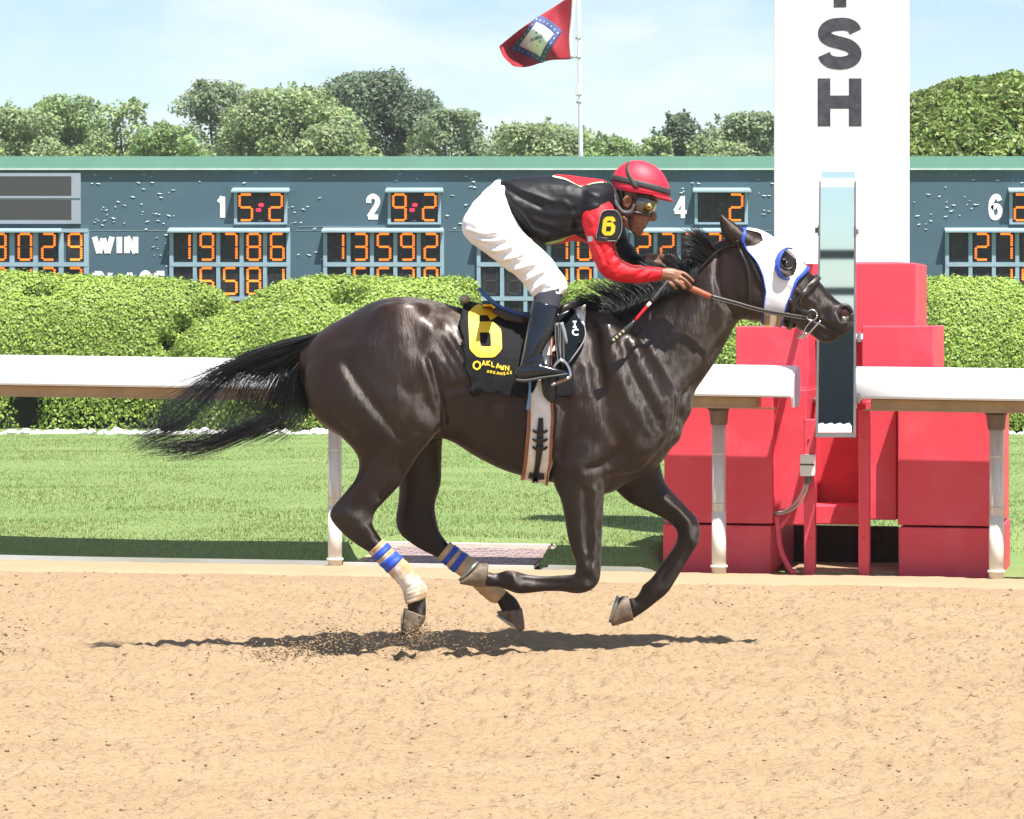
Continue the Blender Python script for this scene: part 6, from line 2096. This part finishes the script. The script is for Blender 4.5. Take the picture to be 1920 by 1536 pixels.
# the red diamond on the back with its pale border
def diamond_rows(x0, x1, xm, half, py, n=31, ny=15, inset=0.0, ring=None):
    rows = []
    for i in range(n):
        f = i / (n - 1)
        x = x0 + (x1 - x0) * f
        w = half * (1 - abs((x - xm) / ((x1 - x0) / 2)) ** 1.0)
        rows.append((x, max(w, 0.002)))
    return rows
def diamond(x0, x1, half, py, inset, ring):
    n, xm = 33, (x0 + x1) / 2
    rows = []
    for i in range(n):
        x = x0 + (x1 - x0) * i / (n - 1)
        w = half * max(0.0, 1 - abs(x - xm) / ((x1 - x0) / 2)) + .001
        if ring:
            rows.append([(W(x, py, 0)[0], s, W(x, py, 0)[2]) for s in np.linspace(w - .004, w + inset, 4)])
        else:
            rows.append([(W(x, py, 0)[0], s, W(x, py, 0)[2]) for s in np.linspace(-w, w, 17)])
    return rows
pipe = catmull([(1034, 330), (1060, 337), (1087, 352), (1112, 345), (1142, 341)], 6)
for sd in (-1, 1):
    G = np.zeros((28, 10, 3))
    for i in range(28):
        px = 1040 + 100 * i / 27
        pb = np.interp(px, pipe[:, 0], pipe[:, 1])
        for k in range(10):
            py = 329 + (pb - 329) * k / 9
            q = front(JB, px, py, 0, back=sd > 0) if k > 2 else None
            if q is None:
                loc, nrm, _, _ = JB.find_nearest(Vector(W(px, 322 + .5 * py - .5 * 322, 0)) + Vector((0, sd * .012 * k, 0)))
                q = tuple(loc + nrm * .0028)
            else:
                loc, nrm, _, _ = JB.find_nearest(Vector(q))
                q = tuple(loc + nrm * .0028)
            G[i, k] = q
    obj('back_panel', *sheet(G, .001, False), M_RED, jockey, True)
obj('chest_panel', *laid_poly(JB, diamond(1040, 1112, .16, 470, 0, False), .0025, -.002), M_RED, jockey, True)
def on_jacket(px, py):
    q = front(JB, px, py, .0035)
    if q is None:
        loc, nrm, _, _ = JB.find_nearest(Vector(W(px, py, -.06)))
        q = tuple(loc + nrm * .0035)
    return q
obj('chest_piping', *stroke_px([[(1022, 459), (1048, 453), (1077, 444), (1090, 452), (1104, 457)]], 5, on_jacket, step=3), mat('lime_piping', (0.36, 0.52, 0.14), 0.6), jockey, True)
obj('back_piping', *stroke_px([[(1036, 331), (1060, 337), (1087, 351), (1112, 344), (1142, 341)]], 4, on_jacket, step=3), M_CREAM, jockey, True)
obj('collar', *loft([(1136, 340, 1150, 408, 0, .10), (1146, 341, 1160, 404, 0, .085), (1154, 350, 1166, 404, 0, .078)], 24, 4, dome=.1), mat('dark_collar', (0.016, 0.016, 0.02), 0.7), jockey, True)

def sleeve(st, name, material, folds):
    V, Q = union([loft(st, 24, 5, dome=.15)], .0052, 2)
    V = sculpt(V, Q, folds)
    P = to_px(V)
    N = normals(V, Q)
    wv = vnoise(P[:, 0] / 8 + P[:, 1] / 18, P[:, 1] / 6, 41) * .0022
    V = smooth(V + N * wv[:, None], Q, 1)
    o = obj(name, V, Q, material, jockey, True)
    return V, Q
near_sl = [(1104, 378, 1136, 372, -.13, .05), (1093, 390, 1148, 384, -.15, .068), (1089, 405, 1154, 400, -.17, .07), (1092, 423, 1157, 422, -.185, .066), (1099, 444, 1157, 446, -.195, .061), (1106, 467, 1153, 463, -.203, .056),
           (1114, 491, 1158, 478, -.208, .053), (1125, 511, 1165, 487, -.21, .050), (1142, 524, 1178, 494, -.21, .048), (1170, 530, 1189, 497, -.208, .046), (1204, 531, 1213, 500, -.204, .042), (1232, 527, 1236, 501, -.2, .037), (1239, 525, 1242, 502, -.2, .034)]
NV, NQ = sleeve(near_sl, 'sleeve', M_RED, [([(1112, 450), (1122, 475), (1132, 500)], 2.6, .005), ([(1120, 450), (1131, 475), (1139, 496)], 2.6, -.005), ([(1150, 462), (1140, 478), (1132, 498)], 2.4, .004),
            ([(1156, 474), (1146, 488), (1140, 505)], 2.4, -.005), ([(1163, 480), (1152, 494), (1148, 510)], 2.4, .005), ([(1170, 487), (1160, 500), (1158, 514)], 2.2, -.004), ([(1150, 520), (1180, 512), (1200, 504)], 4, .003),
            ([(1190, 520), (1203, 510)], 2.4, -.004), ([(1200, 524), (1218, 510)], 2.6, .004), ([(1208, 526), (1224, 514)], 2.2, -.004), ([(1100, 400), (1112, 420), (1115, 440)], 4, .004)])
far_sl = [(1110, 380, 1150, 376, .13, .05), (1118, 402, 1166, 400, .16, .066), (1126, 425, 1172, 425, .175, .06), (1140, 450, 1180, 452, .185, .054), (1152, 470, 1188, 462, .19, .05), (1166, 490, 1198, 476, .17, .044), (1192, 500, 1206, 478, .14, .038), (1214, 502, 1219, 479, .105, .033)]
sleeve(far_sl, 'sleeve', M_SILK, [([(1170, 480), (1180, 490)], 2.5, .004)])
obj('inner_sleeve_panel', *stroke_px([[(1150, 452), (1154, 470), (1165, 486), (1188, 498), (1212, 503)]], 7, lambda px, py: (lambda q: tuple(q[0] + q[1] * .002))(BVHTree.FromPolygons([tuple(p) for p in NV], [tuple(int(i) for i in q) for q in NQ]).find_nearest(Vector(W(px, py, -.24)))), step=6), M_SILK, jockey, True)

# number badge strapped to the arm
badge_px = [(1127, 440, 1121, 440), (1166, 440, 1115, 446)]
def badge_y(px, py):
    return -.262 - .0 + .000022 * (px - 1136) ** 2 + .00012 * (py - 425)
def badge_pt(px, py, o=0.0):
    return W(px, py, badge_y(px, py) - o)
rows = []
for py, x0, x1 in [(394, 1138, 1151), (396, 1132, 1156), (400, 1128, 1160), (408, 1125, 1164), (418, 1123, 1166), (430, 1121, 1166), (440, 1118, 1163), (446, 1118, 1160), (452, 1120, 1156)]:
    rows.append([badge_pt(x0 + (x1 - x0) * k / 8, py) for k in range(9)])
badge = obj('number_badge', *sheet(np.array(rows), .004, False), mat('black_vinyl', (0.014, 0.014, 0.016), 0.35, var=.2), jockey, True)
obj('number', *stroke_px([[(x + (430 - y) * .12, y) for x, y in ln] for ln in thick_six(1141, 424, 17, 28, 7)], 7.5, lambda a, b: badge_pt(a, b, .002), step=2), M_YELLOW, badge)
per = [r[0] for r in rows] + rows[-1][1:] + [r[-1] for r in rows[::-1]] + rows[0][::-1][1:]
obj('badge_edge', *tube([(p[0], p[1] - .001, p[2]) for p in per], .0022, 6), M_BINDING, badge, True)
obj('arm_strap', *loft([(1103, 443, 1158, 449, -.196, .067), (1104, 450, 1157, 455, -.198, .066)], 24, 3, dome=.05), M_LEATHER, badge, True)
obj('strap_buckle', *box(*[c for c in (W(1102, 0, -.262)[0], W(1111, 0, -.262)[0], -.268, -.255, W(0, 453, -.262)[2], W(0, 443, -.262)[2])]), M_STEEL, badge)

# boots and socks
for s in (-1, 1):
    y0, y1 = s * .285, s * .335
    obj('sock', *loft([(1000, 553, 1056, 540, s * .245, .058), (1000, 566, 1052, 566, s * .262, .053), (998, 582, 1046, 584, s * .28, .05)], 24, 4, dome=.2), M_SOCK, jockey, True)
    shaft = loft([(999, 564, 1049, 577, s * .283, .054), (993, 590, 1044, 596, s * .295, .055), (988, 618, 1037, 622, s * .31, .054), (983, 642, 1028, 641, s * .322, .049), (979, 664, 1018, 659, s * .332, .042), (977, 680, 1016, 674, s * .338, .038)], 26, 4, dome=.1)
    foot = loft([(970, 690, 972, 713, s * .338, .030), (980, 682, 982, 714, s * .338, .037), (1000, 679, 1004, 711, s * .338, .039), (1022, 682, 1026, 707, s * .338, .040), (1044, 690, 1047, 704, s * .338, .038), (1060, 695, 1063, 702, s * .338, .026)], 24, 4, 2.3)
    OV, OQ = union([shaft, foot, loft([(978, 668, 1017, 664, s * .333, .04), (974, 690, 1022, 686, s * .338, .038)], 22, 4)], .0048, 4)
    OV = sculpt(OV, OQ, [([(984, 675), (1000, 670), (1016, 663)], 2.5, -.004), ([(982, 681), (1002, 677), (1016, 672)], 2.2, .003), ([(990, 620), (1036, 624)], 1.4, -.0012), ([(1000, 684), (1002, 710)], 1.2, .0015)])
    b = obj('boot', OV, OQ, M_BOOT, jockey, True)
    obj('sole', *loft([(968, 709, 969, 716, s * .338, .034), (985, 710, 986, 717, s * .338, .04), (1010, 706, 1011, 712, s * .338, .041), (1040, 702, 1041, 707, s * .338, .042), (1062, 699, 1064, 703, s * .338, .028)], 20, 4, 3), mat('boot_sole', (0.05, 0.052, 0.055), 0.5), b, True)
    OB = bvh_of(OV, OQ)
    def on_boot(px, py, OB=OB, s=s):
        q = front(OB, px, py, .001, back=s > 0)
        if q is None:
            loc, nrm, _, _ = OB.find_nearest(Vector(W(px, py, s * .33)))
            q = tuple(loc + nrm * .001)
        return q
    obj('welt', *stroke_px([[(969, 708), (985, 710), (1010, 706), (1040, 702), (1060, 699)]], 2, on_boot, step=4), mat('grey_welt', (0.30, 0.31, 0.33), 0.4), b)
    obj('zip', *stroke_px([[(992, 598), (987, 630), (982, 660), (976, 682)]], 2.2, on_boot, step=4), mat('zip_teeth', (0.22, 0.22, 0.23), 0.3, metal=.6), b)

# helmet, straps, goggles
helmet = None
HC = np.array(W(1200, 354, 0))
def helm_pt(u, v, k=1.0, dz=0.0):
    """u round the head from the brow, v from rim (0) to crown (1)"""
    a = math.pi / 2 * v
    x, y, z = 54.5 * math.cos(a) * math.cos(u), .102 * math.cos(a) * math.sin(u), 54 * math.sin(a)
    tilt = math.radians(9)
    px = x * math.cos(tilt) + z * math.sin(tilt) * .35
    pz = z - x * math.sin(tilt)
    q = W(1200 + px * k, 358 - pz * k, 0)
    return (q[0], y * k, q[2])
G = np.array([[helm_pt(u, v) for u in np.linspace(0, 2 * math.pi, 48, endpoint=False)] for v in np.r_[np.linspace(-.06, .9, 18), .96, .995]])
M_HELM = mat('red_helmet_cover', (0.58, 0.016, 0.045), 0.55, var=.08, scale=5, bump=.0006, bscale=40)
V, Fc = sheet(G, .006, True)
Fc.append(tuple(range(19 * 48, 20 * 48)))
helmet = obj('helmet', V, Fc, M_HELM, jockey, True)
br_rows = []
for k in range(6):
    f = k / 5
    row = []
    for a in np.linspace(-1.15, 1.15, 21):
        p = np.array(helm_pt(a, -.05, 1.0 + .0))
        ext = f * (.020 * math.cos(a * 1.2) + .004)
        row.append(p + np.array([ext * math.cos(a) + .0, -0 + ext * .6 * math.sin(a), -ext * .62]))
    br_rows.append(row)
obj('helmet_peak', *sheet(np.array(br_rows), .006, False), M_HELM, helmet, True)
rim = [helm_pt(a, -.05, 1.01) for a in np.linspace(0, 2 * math.pi, 41)]
obj('helmet_rim', *tube(rim, .0055, 8), M_HELM, helmet, True)
M_WEB = mat('grey_black_webbing', (0.035, 0.032, 0.030), 0.6, var=.2, scale=60)
def band(fn, n, w):
    G = np.zeros((n, 4, 3))
    for i in range(n):
        for j in range(4):
            G[i, j] = fn(i / (n - 1), (j / 3 - .5) * w)
    return sheet(G, .003, False)
obj('goggle_strap', *band(lambda t, e: helm_pt(t * 2 * math.pi, .06 + .06 * (1 - math.cos(t * 2 * math.pi)) + e, 1.075), 61, .13), M_WEB, helmet, True)
for s in (-1, 1):
    obj('goggle_strap', *band(lambda t, e, s=s: helm_pt(s * -(1.72 + .75 * t + e), .02 + .62 * t, 1.085), 16, .16), M_WEB, helmet, True)
    obj('chin_strap', *strap([(1190, 366, s * .092), (1192, 380, s * .083), (1184, 404, s * .075), (1182, 424, s * .058), (1192, 440, s * .02)], [.022, .02, .016, .014, .014], .005), M_WEB, helmet, True)
obj('skull_cap', *loft([(1150, 358, 1176, 356, 0, .084), (1156, 372, 1172, 372, 0, .078), (1160, 388, 1172, 392, 0, .068), (1164, 402, 1174, 410, 0, .058)], 24, 3), mat('black_hair_short', (0.012, 0.010, 0.010), 0.6), jockey, True)
gog = None
GR = np.zeros((7, 25, 3))
for i in range(7):
    f = i / 6 - .5
    for k in range(25):
        a = math.radians(-100 + 200 * k / 24)
        bul = .012 * (1 - (2 * f) ** 2)
        c = W(1196, 386 + f * 33 , 0)
        GR[i, k] = (c[0] + (.088 + bul - .012 * f) * math.cos(a) * .85 + f * -.02, (.084 + bul) * math.sin(a), c[2] + .006 - .012 * math.cos(a))
gog = obj('goggles', *sheet(GR, .006, False), mat('smoky_goggle_lens', (0.055, 0.045, 0.035), 0.08, var=.4, scale=30, coat=.8, spec=.8), jockey, True)
for i in (0, 6):
    obj('goggle_frame', *tube([tuple(p) for p in GR[i]], .0065, 8), mat('goggle_frame', (0.03, 0.025, 0.02), .4), gog, True)
for s in (-1, 1):
    c = W(1215, 389, 0)
    yy = s * .083
    V, Fc = tube([(c[0], yy, c[2]), (c[0], yy + s * .008, c[2])], [.0155, .0145], 18)
    obj('goggle_vent', V, Fc, mat('brass_vent', (0.55, 0.36, 0.08), 0.3, metal=.7, var=.15), gog, True)
    V, Fc = tube([(c[0], yy + s * .006, c[2]), (c[0], yy + s * .010, c[2])], [.007, .006], 12)
    obj('vent_centre', V, Fc, mat('vent_dark', (0.12, 0.07, 0.02), 0.5), gog, True)
    obj('goggle_side', *strap([(1194, 374, s * .088), (1204, 384, s * .087), (1214, 390, s * .082)], [.02, .032, .036], .006), mat('goggle_frame', (0.03, 0.025, 0.02), .4), gog, True)
obj('ear_guard', *strap([(1150, 366, -.082), (1156, 384, -.084), (1168, 398, -.082), (1184, 398, -.082), (1192, 384, -.086)], [.014, .018, .02, .026, .022], .006), mat('grey_padding', (0.09, 0.085, 0.085), .7, var=.3, scale=60), jockey, True)

# whip held in the near hand
whip = thing('whip', 'short red and black racing whip held below the near hand against the neck', 'whip', W(1245, 535, -.24))
obj('handle', *tube([W(1254, 522, -.205), W(1246, 535, -.225), W(1220, 567, -.255)], [.0085, .0085, .0075], 10, 3), mat('black_grip_tape', (0.02, 0.02, 0.022), .5, bump=.002, bscale=120), whip, True)
obj('grip_rings', *merge([tube([W(1246 - k * 3.6, 535 + k * 4.5, -.225 - k * .004), W(1245 - k * 3.6, 536.2 + k * 4.5, -.226 - k * .004)], .0095, 10) for k in range(7)]), mat('grip_ring', (0.06, 0.06, 0.065), .5), whip)
obj('shaft', *tube([W(1220, 567, -.255), W(1205, 584, -.268), W(1190, 602, -.280)], [.0075, .007, .006], 10, 3), M_RED, whip, True)
obj('collar', *tube([W(1219, 568, -.256), W(1213, 575, -.262)], .0078, 10), M_WHITEPAD, whip, True)
obj('flap', *strap([(1190, 601, -.281), (1178, 614, -.290), (1142, 643, -.312)], [.012, .024, .030], .012), mat('black_whip_flap', (0.018, 0.018, 0.02), .35), whip, True)
obj('flap_print', *merge([strap([(1170 - 6 * k, 620 + 5.2 * k, -.302 - .0035 * k), (1167 - 6 * k, 622.6 + 5.2 * k, -.3035 - .0035 * k)], .012, .003) for k in range(4)]), mat('flap_gold', (0.45, 0.38, 0.22), .5), whip)
